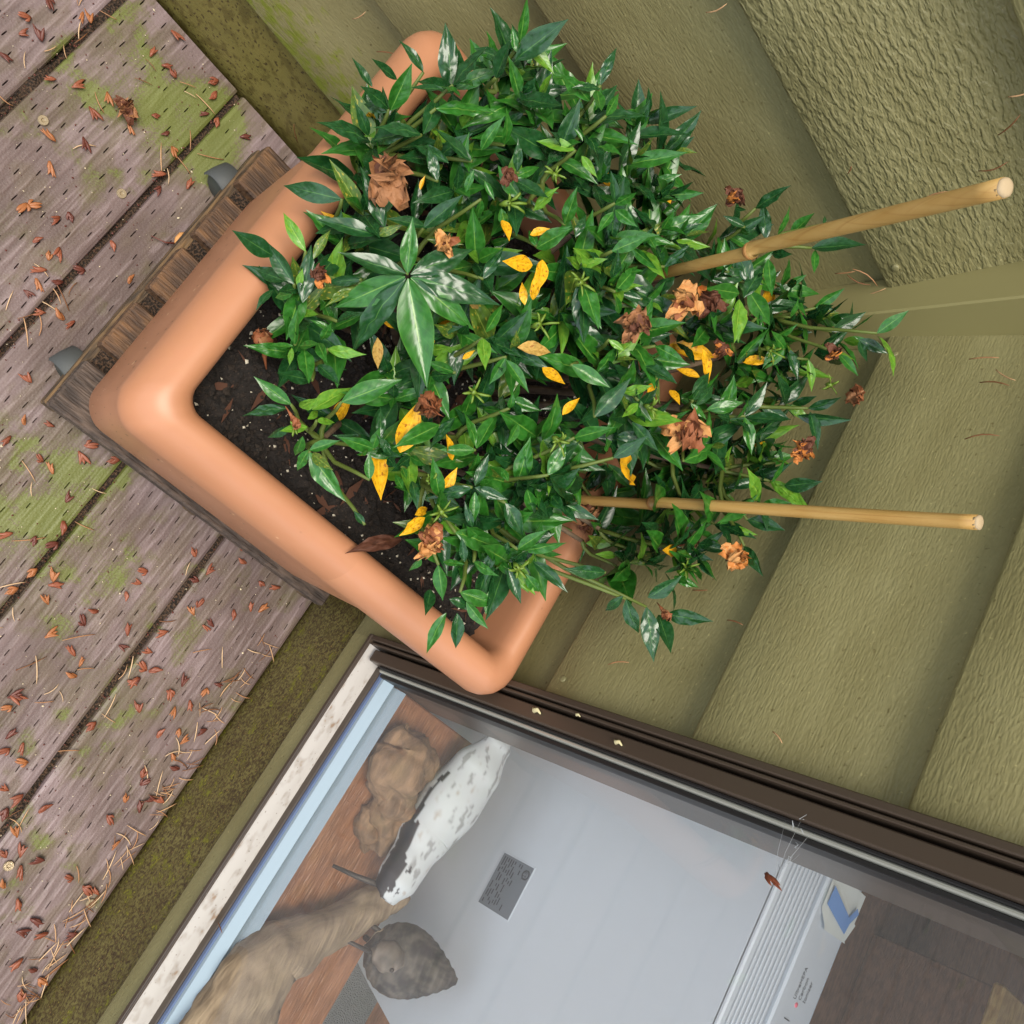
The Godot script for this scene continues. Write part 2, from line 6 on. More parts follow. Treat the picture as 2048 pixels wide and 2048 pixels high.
const FILL: Array = [-0.3852,0.4827,-0.1604,0.0368,-0.3669,0.4638,-0.2121,0.0688,-0.3565,0.5553,-0.3149,0.0143,-0.3171,0.4695,-0.2776,0.074,-0.4116,0.5343,-0.2181,0.0314,-0.3783,0.4546,-0.1392,0.0476,-0.4464,0.5083,-0.2235,0.07,-0.3028,0.4455,-0.154,0.0319,-0.4257,0.5091,-0.2267,0.0621,-0.5143,0.5237,-0.4199,0.0709,-0.367,0.4826,-0.1546,0.0269,-0.3839,0.5679,-0.4697,0.0281,-0.4593,0.5431,-0.2837,0.0339,-0.3537,0.4861,-0.2004,0.0399,-0.4058,0.5408,-0.1972,0.0138,-0.3909,0.5365,-0.2802,0.0411,-0.2443,0.4576,-0.2269,0.0332,-0.2901,0.5416,-0.477,0.0753,-0.4271,0.5336,-0.3741,0.0495,-0.332,0.5349,-0.2824,0.0285,-0.273,0.4622,-0.477,0.0217,-0.4433,0.5208,-0.1515,0.0245,-0.4241,0.5494,-0.3786,0.0252,-0.205,0.473,-0.2678,0.0246,-0.4109,0.5239,-0.3354,0.0615,-0.3163,0.5514,-0.3789,0.0202,-0.4288,0.5231,-0.1718,0.0262,-0.2498,0.4112,-0.1635,0.0442,-0.3897,0.5094,-0.2075,0.0383,-0.3311,0.5283,-0.3565,0.0527,-0.5083,0.5567,-0.4551,0.0152,-0.2529,0.4747,-0.3254,0.0669,-0.1807,0.4907,-0.306,0.0185,-0.3245,0.4837,-0.209,0.0343,-0.3259,0.5042,-0.2115,0.0192,-0.3709,0.5195,-0.1971,0.0176,-0.4879,0.5366,-0.2371,0.0437,-0.4699,0.5481,-0.378,0.0282,-0.2659,0.5001,-0.477,0.0344,-0.2471,0.5039,-0.3339,0.0447,-0.4788,0.5712,-0.4694,0.0294,-0.36,0.4785,-0.1883,0.0431,-0.2343,0.5286,-0.3547,0.0291,-0.2942,0.5157,-0.2647,0.0218,-0.41,0.4912,-0.134,0.0274,-0.2272,0.5,-0.3048,0.0275,-0.3331,0.4854,-0.2435,0.052,-0.527,0.5433,-0.4634,0.06,-0.1877,0.4616,-0.3821,0.0794,-0.3515,0.46,-0.477,0.0617,-0.3852,0.5145,-0.3495,0.074,-0.3267,0.5081,-0.3199,0.0652,-0.3328,0.4728,-0.1721,0.0295,-0.2898,0.5036,-0.3353,0.0616,-0.2791,0.4335,-0.1921,0.0502,-0.3738,0.5542,-0.2788,0.0157,-0.2615,0.4998,-0.3254,0.0497,-0.3998,0.4617,-0.1609,0.0606,-0.4396,0.5291,-0.3162,0.0547,-0.4207,0.5234,-0.1613,0.0176,-0.3157,0.4364,-0.1689,0.0514,-0.4655,0.4876,-0.155,0.0639,-0.3607,0.5296,-0.2784,0.0423,-0.2246,0.481,-0.3465,0.0608,-0.3522,0.4978,-0.1737,0.0172,-0.4172,0.5331,-0.4379,0.0522,-0.2313,0.5237,-0.3329,0.0222,-0.4221,0.4778,-0.1714,0.0613,-0.4177,0.486,-0.2075,0.0692,-0.3341,0.394,-0.4664,0.0276,-0.3477,0.4305,-0.1335,0.0527,-0.4217,0.52,-0.2685,0.065,-0.1835,0.5019,-0.3328,0.0224,-0.2012,0.462,-0.3558,0.0721,-0.3786,0.5564,-0.4342,0.0141,-0.3161,0.5505,-0.3333,0.0207,-0.4044,0.5227,-0.27,0.0604,-0.2124,0.5012,-0.3032,0.0203,-0.3133,0.5178,-0.3415,0.0618,-0.4028,0.5495,-0.2816,0.0229,-0.2668,0.4862,-0.2177,0.0142,-0.3657,0.4081,-0.1334,0.0788,-0.2913,0.4461,-0.1498,0.0249,-0.3527,0.5316,-0.3302,0.048,-0.3606,0.4739,-0.2245,0.0636,-0.4399,0.4939,-0.1466,0.0436,-0.2482,0.4406,-0.15,0.0128,-0.4514,0.5295,-0.2576,0.0529,-0.2491,0.4365,-0.1826,0.0318,-0.4952,0.5155,-0.3613,0.0798,-0.3847,0.5505,-0.2594,0.0208,-0.2388,0.4489,-0.2522,0.0497,-0.1967,0.4997,-0.3187,0.0227,-0.289,0.4911,-0.477,0.043,-0.368,0.5334,-0.3543,0.0469,-0.3362,0.519,-0.343,0.065,-0.3596,0.5409,-0.2576,0.0232,-0.3126,0.5492,-0.3517,0.0228,-0.4303,0.5257,-0.1978,0.0368,-0.3667,0.4468,-0.1169,0.0388,-0.2941,0.4613,-0.2918,0.0782,-0.3307,0.5176,-0.3961,0.0694,-0.3291,0.5489,-0.3154,0.0229,-0.3777,0.5265,-0.4659,0.0621,-0.4243,0.5387,-0.4651,0.0445,-0.4498,0.5364,-0.2804,0.0435,-0.2226,0.4533,-0.2813,0.0532,-0.4307,0.5178,-0.4484,0.077,-0.4858,0.5513,-0.3455,0.0228,-0.3339,0.5185,-0.2749,0.0393,-0.3496,0.4535,-0.2288,0.0778,-0.4449,0.553,-0.3511,0.0194,-0.4396,0.5339,-0.2085,0.0389,-0.3672,0.5135,-0.3265,0.0732,-0.2296,0.5179,-0.3244,0.0225,-0.2032,0.5181,-0.3635,0.0302,-0.4028,0.5469,-0.2693,0.0266,-0.3739,0.5465,-0.477,0.0655,-0.508,0.548,-0.4208,0.03,-0.381,0.548,-0.3111,0.0251,-0.3036,0.4885,-0.477,0.0336,-0.281,0.5371,-0.477,0.0356,-0.38,0.5316,-0.4112,0.052,-0.4872,0.5436,-0.4533,0.0379,-0.2003,0.4562,-0.2542,0.0304,-0.4538,0.5413,-0.3169,0.0372,-0.4162,0.5204,-0.1823,0.0282,-0.2119,0.4039,-0.2364,0.0694,-0.2704,0.4712,-0.2349,0.0356,-0.3977,0.4635,-0.1944,0.0736,-0.4617,0.52,-0.3012,0.0686,-0.3294,0.5391,-0.3726,0.0381,-0.4978,0.5772,-0.477,0.0477,-0.2942,0.5067,-0.2563,0.0254,-0.4149,0.5173,-0.3828,0.0734,-0.2393,0.4341,-0.1624,0.0207,-0.4305,0.5481,-0.2911,0.0257,-0.3166,0.4859,-0.2597,0.0525,-0.4745,0.5488,-0.4124,0.0278,-0.4185,0.5381,-0.2347,0.0387,-0.4912,0.5233,-0.3901,0.0689,-0.4457,0.4816,-0.163,0.0642,-0.3024,0.5333,-0.477,0.0179,-0.3547,0.5258,-0.301,0.0533,-0.3637,0.4931,-0.2027,0.0392,-0.4444,0.5405,-0.4701,0.0424,-0.3621,0.5489,-0.2789,0.0229,-0.4307,0.5405,-0.4258,0.0406,-0.4744,0.5428,-0.477,0.0545,-0.4591,0.525,-0.442,0.0669,-0.222,0.4183,-0.1808,0.0358,-0.2488,0.488,-0.3079,0.0467,-0.3376,0.5232,-0.305,0.0504,-0.3372,0.5379,-0.2728,0.0238,-0.3694,0.5474,-0.2664,0.0249,-0.51,0.5669,-0.4631,0.0194,-0.452,0.5077,-0.1673,0.0469,-0.2806,0.5016,-0.2331,0.0139,-0.3159,0.547,-0.3134,0.0252,-0.3459,0.4679,-0.1168,0.0126,-0.4222,0.5687,-0.468,0.0261,-0.1724,0.4914,-0.3367,0.0287,-0.2526,0.484,-0.2414,0.0214,-0.3398,0.4841,-0.2192,0.0446,-0.2641,0.4369,-0.1679,0.0305,-0.4401,0.5455,-0.2001,0.0253,-0.3288,0.5095,-0.2634,0.0396,-0.5083,0.5159,-0.2797,0.0767,-0.4125,0.5015,-0.1723,0.0379,-0.3426,0.5076,-0.2936,0.06,-0.4626,0.5492,-0.4339,0.0272,-0.3624,0.462,-0.126,0.0286,-0.3083,0.4649,-0.1442,0.0133,-0.4065,0.4826,-0.1621,0.0465,-0.457,0.5586,-0.4625,0.0178,-0.472,0.5386,-0.2345,0.04,-0.4171,0.4996,-0.1635,0.0372,-0.2045,0.5154,-0.3348,0.0199,-0.3792,0.4726,-0.1743,0.0493,-0.4698,0.5355,-0.4661,0.0513,-0.2745,0.5023,-0.2913,0.0372,-0.4588,0.5337,-0.2722,0.0476,-0.3877,0.495,-0.1526,0.0239,-0.3829,0.5092,-0.2613,0.0602,-0.1845,0.4933,-0.3254,0.0265,-0.2593,0.5348,-0.477,0.0667,-0.251,0.473,-0.2895,0.0514,-0.2755,0.5061,-0.3602,0.0654,-0.4831,0.5078,-0.2082,0.0793,-0.3838,0.5282,-0.285,0.0525,-0.4239,0.5145,-0.299,0.0739,-0.5055,0.5274,-0.4574,0.066,-0.182,0.5227,-0.3502,0.0125,-0.3603,0.4912,-0.284,0.0761,-0.4052,0.511,-0.3,0.0775,-0.2337,0.5299,-0.3413,0.0217,-0.3836,0.5333,-0.2983,0.0457,-0.2043,0.444,-0.2957,0.0606,-0.3462,0.4965,-0.477,0.0264,-0.4979,0.5429,-0.4282,0.0387,-0.3063,0.4271,-0.1635,0.0529,-0.1785,0.5139,-0.3438,0.0156,-0.3462,0.5523,-0.4282,0.0201,-0.451,0.5138,-0.2401,0.0743,-0.4333,0.5558,-0.2996,0.0142,-0.2946,0.5413,-0.3549,0.0336,-0.4408,0.5524,-0.2392,0.019,-0.3103,0.455,-0.2487,0.0702,-0.4826,0.546,-0.2646,0.0298,-0.4497,0.547,-0.4418,0.0309,-0.2599,0.5291,-0.3191,0.0223,-0.2291,0.4683,-0.236,0.023,-0.3758,0.4623,-0.1473,0.044,-0.2619,0.488,-0.2853,0.0414,-0.2837,0.4157,-0.1816,0.0618,-0.3345,0.395,-0.4783,0.05,-0.3864,0.5258,-0.4692,0.05,-0.3534,0.4801,-0.4717,0.05,-0.3414,0.5032,-0.4763,0.05,-0.3083,0.5106,-0.4694,0.05,-0.3742,0.5624,-0.4769,0.05,-0.3242,0.4979,-0.4761,0.05,-0.3806,0.4061,-0.4765,0.05,-0.2761,0.5343,-0.4683,0.05,-0.3817,0.5442,-0.4715,0.05,-0.3542,0.5177,-0.473,0.05,-0.3567,0.5222,-0.4762,0.05,-0.3911,0.5499,-0.4784,0.05,-0.3428,0.5336,-0.4798,0.05,-0.3461,0.5324,-0.4729,0.05,-0.3255,0.4935,-0.4731,0.05,-0.3793,0.4539,-0.4785,0.05,-0.3342,0.5779,-0.4794,0.05,-0.3661,0.5571,-0.4797,0.05,-0.3598,0.4976,-0.4742,0.05,-0.3621,0.502,-0.473,0.05,-0.3227,0.4257,-0.4728,0.05,-0.3402,0.4003,-0.48,0.05,-0.2897,0.5189,-0.4733,0.05,-0.3098,0.558,-0.4794,0.05,-0.2873,0.4442,-0.4755,0.05]
const FLOWERS: Array = [-0.3213,0.493,-0.1379,0.0332,0,-0.3867,0.5702,-0.3231,0.0279,1,-0.4076,0.57,-0.3426,0.0222,2,-0.3426,0.5705,-0.3002,0.0236,0,-0.3203,0.5702,-0.3812,0.0326,1,-0.4121,0.6335,-0.4495,0.0238,3,-0.3613,0.6159,-0.4468,0.0186,2,-0.282,0.5802,-0.4755,0.021,4,-0.4837,0.5698,-0.3143,0.0163,2,-0.1582,0.5069,-0.2951,0.0232,1,-0.2991,0.4225,-0.4677,0.0285,0,-0.2289,0.5035,-0.2397,0.0271,3,-0.2199,0.385,-0.1738,0.0175,3,-0.177,0.4529,-0.193,0.0098,3,-0.2165,0.5676,-0.4493,0.0107,3,-0.2895,0.5295,-0.4784,0.0103,3,-0.3081,0.5129,-0.1831,0.0163,1,-0.2521,0.467,-0.1489,0.0138,2,-0.3606,0.5367,-0.1818,0.0113,2,-0.4548,0.5996,-0.4472,0.0138,2,-0.3919,0.57,-0.3742,0.0149,2]
const CALYX: Array = [-0.3383,0.5591,-0.2536,0.0079,-0.3041,0.5436,-0.2542,0.0085,-0.352,0.5322,-0.1936,0.008,-0.2491,0.5192,-0.2557,0.0081,-0.1792,0.5072,-0.2916,0.0081,-0.1766,0.5356,-0.3461,0.0075,-0.2694,0.5385,-0.4797,0.0081,-0.3155,0.5664,-0.3486,0.0069,-0.254,0.5506,-0.309,0.0071,-0.173,0.4524,-0.1995,0.0043,-0.4363,0.5662,-0.4213,0.008,-0.4247,0.6087,-0.4508,0.0071,-0.3807,0.5496,-0.2006,0.0067,-0.1914,0.5029,-0.2739,0.0048]
const BUDS: Array = [-0.467,0.084,-0.439,0.088,-0.427,0.081,-0.437,0.072,-0.482,0.059,-0.487,0.055,-0.395,0.077,-0.546,-0.009,-0.512,-0.005,-0.513,-0.021,-0.513,-0.03,-0.412,0.04,-0.427,0.019,-0.542,-0.062,-0.53,-0.07,-0.44,-0.004,-0.417,-0.005,-0.508,-0.076,-0.465,-0.045,-0.434,-0.037,-0.369,0.008,-0.512,-0.09,-0.387,-0.017,-0.459,-0.063,-0.451,-0.079,-0.345,-0.012,-0.422,-0.083,-0.437,-0.112,-0.408,-0.094,-0.524,-0.12,-0.298,-0.02,-0.306,-0.023,-0.31,-0.045,-0.323,-0.052,-0.283,-0.046,-0.33,-0.097,-0.278,-0.062,-0.286,-0.067,-0.261,-0.064,-0.288,-0.09,-0.264,-0.082,-0.249,-0.072,-0.236,-0.071,-0.24,-0.103,-0.24,-0.115,-0.23,-0.089,-0.316,-0.129,-0.171,-0.119,-0.138,-0.142,-0.15,-0.163,-0.158,-0.203,-0.114,-0.142,-0.117,-0.176,-0.117,-0.19,-0.142,-0.205,-0.16,-0.231,-0.103,-0.219,-0.076,-0.234,-0.04,-0.197,-0.051,-0.221,-0.057,-0.237,-0.001,-0.235,-0.025,-0.239,-0.034,-0.256,-0.026,-0.263,-0.011,-0.266,-0.025,-0.31,-0.011,-0.307,-0.072,-0.328,-0.056,-0.328,-0.086,-0.325,-0.132,-0.357,-0.127,-0.385,-0.109,-0.377,-0.169,-0.398,-0.157,-0.408,-0.15,-0.443,-0.157,-0.46,-0.121,-0.45,-0.127,-0.463,-0.103,-0.437,-0.092,-0.396,-0.082,-0.396,-0.082,-0.422,-0.074,-0.42,0.015,-0.292,-0.028,-0.351,-0.046,-0.382,-0.012,-0.358,0.018,-0.317,0.022,-0.332,0.038,-0.332,-0.005,-0.388,-0.009,-0.402,0.01,-0.392,0.014,-0.389,-0.022,-0.382,0.003,-0.431,-0.016,-0.436,-0.031,-0.471,-0.018,-0.464,0.08,-0.301,0.093,-0.302,0.081,-0.304,0.011,-0.389,0.003,-0.431,0.017,-0.445,0.002,-0.457,0.031,-0.41,0.019,-0.488,0.042,-0.449,0.032,-0.466,0.036,-0.477,0.056,-0.476,0.065,-0.486,0.07,-0.382,0.113,-0.321,0.128,-0.326,0.119,-0.337,0.13,-0.347,0.085,-0.459,0.092,-0.466,0.157,-0.348,0.162,-0.366,0.177,-0.364,0.157,-0.393,0.139,-0.458,0.115,-0.459,0.105,-0.484,0.116,-0.48,0.101,-0.493,0.187,-0.384,0.158,-0.48,0.21,-0.388,0.2,-0.402,0.203,-0.42,0.219,-0.412,0.234,-0.405,0.206,-0.46,0.207,-0.483,0.206,-0.492,0.245,-0.43,0.253,-0.456,0.261,-0.471,0.268,-0.452,0.251,-0.498,0.293,-0.467,0.3,-0.501,0.294,-0.485,0.319,-0.491]
const WALL_NEEDLES: Array = [-0.5535,0.5691,-0.2128,-0.5535,0.5865,-0.2131,-0.5535,0.6086,-0.3632,-0.5535,0.6145,-0.3574,-0.5535,0.652,-0.3984,-0.5535,0.6719,-0.3961,-0.5535,0.7166,-0.3614,-0.5535,0.7332,-0.3508,-0.5535,0.7304,-0.3365,-0.5535,0.7416,-0.3374,-0.5535,0.6967,-0.3849,-0.5535,0.7159,-0.3829,-0.4938,0.6705,-0.5035,-0.4934,0.6922,-0.5035,-0.4698,0.686,-0.5035,-0.4657,0.7079,-0.5035,-0.4818,0.6935,-0.5035,-0.4704,0.7105,-0.5035,-0.4167,0.6929,-0.5035,-0.4198,0.7154,-0.5035,-0.1872,0.4915,-0.5035,-0.1933,0.5102,-0.5035,-0.5535,0.2468,-0.1242,-0.5535,0.2681,-0.1354,-0.5535,0.2485,-0.0913,-0.5535,0.2697,-0.0926,-0.5535,0.05,-0.142,-0.5535,0.03,-0.1606,-0.5535,0.5739,-0.4516,-0.5535,0.5867,-0.4728,-0.5535,0.5668,-0.4571,-0.5535,0.5816,-0.4707,-0.5535,0.5668,-0.4816,-0.5535,0.5924,-0.4766,-0.2644,0.5335,-0.5035,-0.2665,0.5471,-0.5035,-0.5535,0.557,-0.4535,-0.5535,0.5747,-0.4545,0.144,0.216,-0.5035,0.1476,0.2317,-0.5035,-0.1724,0.6511,-0.5035,-0.1667,0.6609,-0.5035,-0.2446,0.5769,-0.5035,-0.2431,0.5921,-0.5035]

var rng := RandomNumberGenerator.new()
var M := {}
var made := {}

# ---------------------------------------------------------------- helpers
func numbered(n: String) -> String:
	if not made.has(n):
		made[n] = 0
		return n
	made[n] += 1
	return "%s_%03d" % [n, made[n]]

func tag(o: Node, label: String, category: String, group := "", kind := "") -> void:
	if label: o.set_meta("label", label)
	if category: o.set_meta("category", category)
	if group: o.set_meta("group", group)
	if kind: o.set_meta("kind", kind)

func thing(n: String, at := Vector3.ZERO) -> Node3D:
	var o := Node3D.new()
	o.name = numbered(n)
	add_child(o)
	o.position = at
	return o

func part(n: String, mesh: Mesh, m: Material, parent: Node, at := Vector3.ZERO) -> MeshInstance3D:
	var o := MeshInstance3D.new()
	o.name = numbered(n) if parent == self else n
	o.mesh = mesh
	if m: o.material_override = m
	parent.add_child(o, true)
	o.position = at
	return o

func rr(a: float, b: float) -> float:
	return rng.randf_range(a, b)

func begin() -> SurfaceTool:
	var st := SurfaceTool.new()
	st.begin(Mesh.PRIMITIVE_TRIANGLES)
	return st

func tri(st: SurfaceTool, a: Vector3, b: Vector3, c: Vector3, out: Vector3) -> void:
	if (c - a).cross(b - a).dot(out) < 0.0:
		var t := b
		b = c
		c = t
	st.add_vertex(a); st.add_vertex(b); st.add_vertex(c)

func quad(st: SurfaceTool, a: Vector3, b: Vector3, c: Vector3, d: Vector3, out: Vector3) -> void:
	tri(st, a, b, c, out)
	tri(st, a, c, d, out)

func flat_done(st: SurfaceTool) -> ArrayMesh:
	st.generate_normals()
	return st.commit()

# a box with chamfered edges, centre c, full size s
func add_box(st: SurfaceTool, c: Vector3, s: Vector3, bev := 0.001) -> void:
	st.set_smooth_group(-1)
	var h := s * 0.5
	bev = minf(bev, minf(h.x, minf(h.y, h.z)) * 0.9)
	var ax := [Vector3(1, 0, 0), Vector3(0, 1, 0), Vector3(0, 0, 1)]
	for i in 3:
		var u: Vector3 = ax[(i + 1) % 3]
		var v: Vector3 = ax[(i + 2) % 3]
		var n: Vector3 = ax[i]
		var hu: float = h[(i + 1) % 3] - bev
		var hv: float = h[(i + 2) % 3] - bev
		for sg in [-1.0, 1.0]:
			var o: Vector3 = c + n * (h[i] * sg)
			quad(st, o - u * hu - v * hv, o + u * hu - v * hv, o + u * hu + v * hv, o - u * hu + v * hv, n * sg)
	for i in 3:   # edges along axis i
		var n: Vector3 = ax[i]
		var u: Vector3 = ax[(i + 1) % 3]
		var v: Vector3 = ax[(i + 2) % 3]
		var l: Vector3 = n * (h[i] - bev)
		var hu: float = h[(i + 1) % 3]
		var hv: float = h[(i + 2) % 3]
		for su in [-1.0, 1.0]:
			for sv in [-1.0, 1.0]:
				var p: Vector3 = c + u * (hu * su) + v * ((hv - bev) * sv)
				var q: Vector3 = c + u * ((hu - bev) * su) + v * (hv * sv)
				quad(st, p - l, p + l, q + l, q - l, u * su + v * sv)
	for sx in [-1.0, 1.0]:
		for sy in [-1.0, 1.0]:
			for sz in [-1.0, 1.0]:
				var k := Vector3(h.x * sx, h.y * sy, h.z * sz)
				var i := k - Vector3(sx, sy, sz) * bev
				tri(st, c + Vector3(k.x, i.y, i.z), c + Vector3(i.x, k.y, i.z), c + Vector3(i.x, i.y, k.z), Vector3(sx, sy, sz))

func box_mesh(s: Vector3, bev := 0.001) -> ArrayMesh:
	var st := begin()
	add_box(st, Vector3.ZERO, s, bev)
	return flat_done(st)

func box_between(a: Vector3, b: Vector3, bev := 0.001) -> ArrayMesh:
	var st := begin()
	add_box(st, (a + b) * 0.5, (b - a).abs(), bev)
	return flat_done(st)

# a tube along points with radii; u round, v along; smooth
func add_tube(st: SurfaceTool, pts: Array, rad: Array, sides := 8, squash := 1.0, rough := 0.0) -> void:
	st.set_smooth_group(0)
	var n := pts.size()
	var rings := []
	var side := Vector3.ZERO
	for i in n:
		var p: Vector3 = pts[i]
		var a: Vector3 = pts[maxi(i - 1, 0)]
		var b: Vector3 = pts[mini(i + 1, n - 1)]
		var t := (b - a).normalized()
		if side == Vector3.ZERO:
			side = t.cross(Vector3.UP if absf(t.y) < 0.9 else Vector3.RIGHT).normalized()
		side = (side - t * side.dot(t)).normalized()
		var up := side.cross(t)
		var ring := []
		for k in sides:
			var ang := TAU * k / sides
			var r: float = rad[i]
			if rough > 0.0: r *= 1.0 + rough * rr(-1, 1)
			ring.append(p + side * (cos(ang) * r) + up * (sin(ang) * r * squash))
		rings.append(ring)
	for i in n - 1:
		for k in sides:
			var k2 := (k + 1) % sides
			var a: Vector3 = rings[i][k]
			var b: Vector3 = rings[i][k2]
			var c: Vector3 = rings[i + 1][k2]
			var d: Vector3 = rings[i + 1][k]
			var o: Vector3 = (a + b + c + d) * 0.25 - (pts[i] + pts[i + 1]) * 0.5
			quad(st, a, b, c, d, o)
	for e in [0, n - 1]:
		var p: Vector3 = pts[e]
		var q: Vector3 = pts[1] if e == 0 else pts[n - 2]
		for k in sides:
			tri(st, p, rings[e][k], rings[e][(k + 1) % sides], p - q)

func tube_mesh(pts: Array, rad: Array, sides := 8, squash := 1.0, rough := 0.0) -> ArrayMesh:
	var st := begin()
	add_tube(st, pts, rad, sides, squash, rough)
	st.index()
	return flat_done(st)

# indexed grid surface: fn(i, j) -> [position, uv]; one smooth sheet
func grid(ni: int, nj: int, fn: Callable, closed_i := false, colour = null) -> ArrayMesh:
	var st := begin()
	st.set_smooth_group(0)
	for j in nj + 1:
		for i in ni + 1:
			var r: Array = fn.call(i, j)
			st.set_uv(r[1])
			if colour != null: st.set_color(colour.call(r[0], i, j))
			st.add_vertex(r[0])
	for j in nj:
		for i in ni:
			var a := j * (ni + 1) + i
			st.add_index(a); st.add_index(a + ni + 1); st.add_index(a + 1)
			st.add_index(a + 1); st.add_index(a + ni + 1); st.add_index(a + ni + 2)
	st.generate_normals()
	return st.commit()

func mat(c: Color, rough := 0.7, metal := 0.0, spec := 0.5) -> StandardMaterial3D:
	var m := StandardMaterial3D.new()
	m.albedo_color = c
	m.roughness = rough
	m.metallic = metal
	m.metallic_specular = spec
	return m

func c8(r: float, g: float, b: float) -> Color:
	return Color(r / 255.0, g / 255.0, b / 255.0)

func noise(s: int, freq: float, oct := 4, type := FastNoiseLite.TYPE_SIMPLEX_SMOOTH) -> FastNoiseLite:
	var n := FastNoiseLite.new()
	n.seed = s
	n.frequency = freq
	n.noise_type = type
	n.fractal_octaves = oct
	return n

# a seamless grey noise picture, made small along one axis and stretched
func nimg(w: int, h: int, s: int, freq: float, oct := 4, sx := 1, sy := 1, type := FastNoiseLite.TYPE_SIMPLEX_SMOOTH) -> PackedByteArray:
	var im: Image = noise(s, freq, oct, type).get_seamless_image(w / sx, h / sy)
	if sx > 1 or sy > 1: im.resize(w, h, Image.INTERPOLATE_CUBIC)
	im.convert(Image.FORMAT_L8)
	return im.get_data()

func tex_rgb(w: int, h: int, data: PackedByteArray) -> ImageTexture:
	var im := Image.create_from_data(w, h, false, Image.FORMAT_RGB8, data)
	im.generate_mipmaps()
	return ImageTexture.create_from_image(im)

func tex_l(w: int, h: int, data: PackedByteArray) -> ImageTexture:
	return ImageTexture.create_from_image(Image.create_from_data(w, h, false, Image.FORMAT_L8, data))

func normal_tex(w: int, h: int, data: PackedByteArray, strength: float) -> ImageTexture:
	var im := Image.create_from_data(w, h, false, Image.FORMAT_L8, data)
	im.convert(Image.FORMAT_RGBA8)
	im.bump_map_to_normal_map(strength)
	return ImageTexture.create_from_image(im)

func bump(m: StandardMaterial3D, t: Texture2D, s := 1.0) -> StandardMaterial3D:
	m.normal_enabled = true
	m.normal_texture = t
	m.normal_scale = s
	return m

# ---------------------------------------------------------------- ready
func _ready() -> void:
	rng.seed = 20240
	camera_and_light()
	materials()
	build_deck()
	build_house()
	build_room()
	build_caddy()
	build_planter()
	build_gardenia()
	build_canes()
	build_litter()
	build_window_things()

func camera_and_light() -> void:
	var cam := Camera3D.new()
	cam.name = "camera"
	cam.basis = Basis(Vector3(-0.4987911, 0.62754555, -0.5978244), Vector3(-0.7983177, -0.06406729, 0.59881903), Vector3(0.33748523, 0.77593941, 0.53293692)).orthonormalized()
	cam.position = Vector3(0, 1, 0)
	cam.fov = 57.83
	cam.near = 0.02
	cam.far = 200.0
	add_child(cam)
	cam.current = true
	var sky_mat := ProceduralSkyMaterial.new()
	sky_mat.sky_top_color = Color(0.74, 0.80, 0.88)
	sky_mat.sky_horizon_color = Color(0.86, 0.88, 0.90)
	sky_mat.sky_curve = 0.3
	sky_mat.ground_bottom_color = Color(0.20, 0.19, 0.16)
	sky_mat.ground_horizon_color = Color(0.40, 0.40, 0.36)
	sky_mat.ground_curve = 0.05
	sky_mat.sun_angle_max = 0.0
	var sky := Sky.new()
	sky.sky_material = sky_mat
	var env := Environment.new()
	env.background_mode = Environment.BG_SKY
	env.sky = sky
	env.background_energy_multiplier = 1.0
	env.tonemap_mode = Environment.TONE_MAPPER_LINEAR
	env.tonemap_exposure = 2.8
	env.sdfgi_enabled = true
	env.ssao_enabled = true
	env.ssil_enabled = true
	var we := WorldEnvironment.new()
	we.name = "world_environment"
	we.environment = env
	add_child(we)
	var sun := DirectionalLight3D.new()
	sun.name = "sun"
	sun.light_energy = 0.5
	sun.light_angular_distance = 30.0
	sun.light_color = Color(1.0, 0.97, 0.92)
	sun.shadow_enabled = true
	add_child(sun)
	sun.look_at_from_position(Vector3(0.75, 3.0, 0.95), Vector3.ZERO)

# ---------------------------------------------------------------- materials
func leaf_tex(base: Color, rib: Color, blotch: Color, amount: float, s: int) -> ImageTexture:
	var w := 96
	var h := 192
	var d := PackedByteArray()
	d.resize(w * h * 3)
	var n := noise(s, 0.03, 3)
	for y in h:
		for x in w:
			var u := absf((x + 0.5) / w - 0.5) * 2.0
			var v := (y + 0.5) / h
			var c := base
			var k := n.get_noise_2d(x, y)
			c = c.lightened(0.10 * clampf(k, 0, 1)) if k > 0 else c.darkened(0.22 * clampf(-k, 0, 1))
			var b := clampf((n.get_noise_2d(x * 1.3 + 400, y) - 0.28) * 4.0, 0, 1) * amount
			c = c.lerp(blotch, b)
			var side := absf(fposmod(v * 9.0 - u * 1.6, 1.0) - 0.5)
			if side < 0.05: c = c.lerp(rib, 0.07)
			var rw := 0.055 * (1.0 - v * 0.75)
			if u < rw: c = c.lerp(rib, 0.55)
			if u > 0.94: c = c.lerp(rib, 0.15)
			var i := (y * w + x) * 3
			d[i] = int(c.r * 255); d[i + 1] = int(c.g * 255); d[i + 2] = int(c.b * 255)
	return tex_rgb(w, h, d)

func leaf_mat(base: Color, rib: Color, blotch: Color, amount: float, s: int, rough: float, nt: Texture2D) -> StandardMaterial3D:
	var m := mat(Color.WHITE, rough, 0.0, 0.5)
	m.albedo_texture = leaf_tex(base, rib, blotch, amount, s)
	m.cull_mode = BaseMaterial3D.CULL_DISABLED
	m.backlight_enabled = true
	m.backlight = Color(0.22, 0.24, 0.08)
	bump(m, nt, 0.22)
	return m

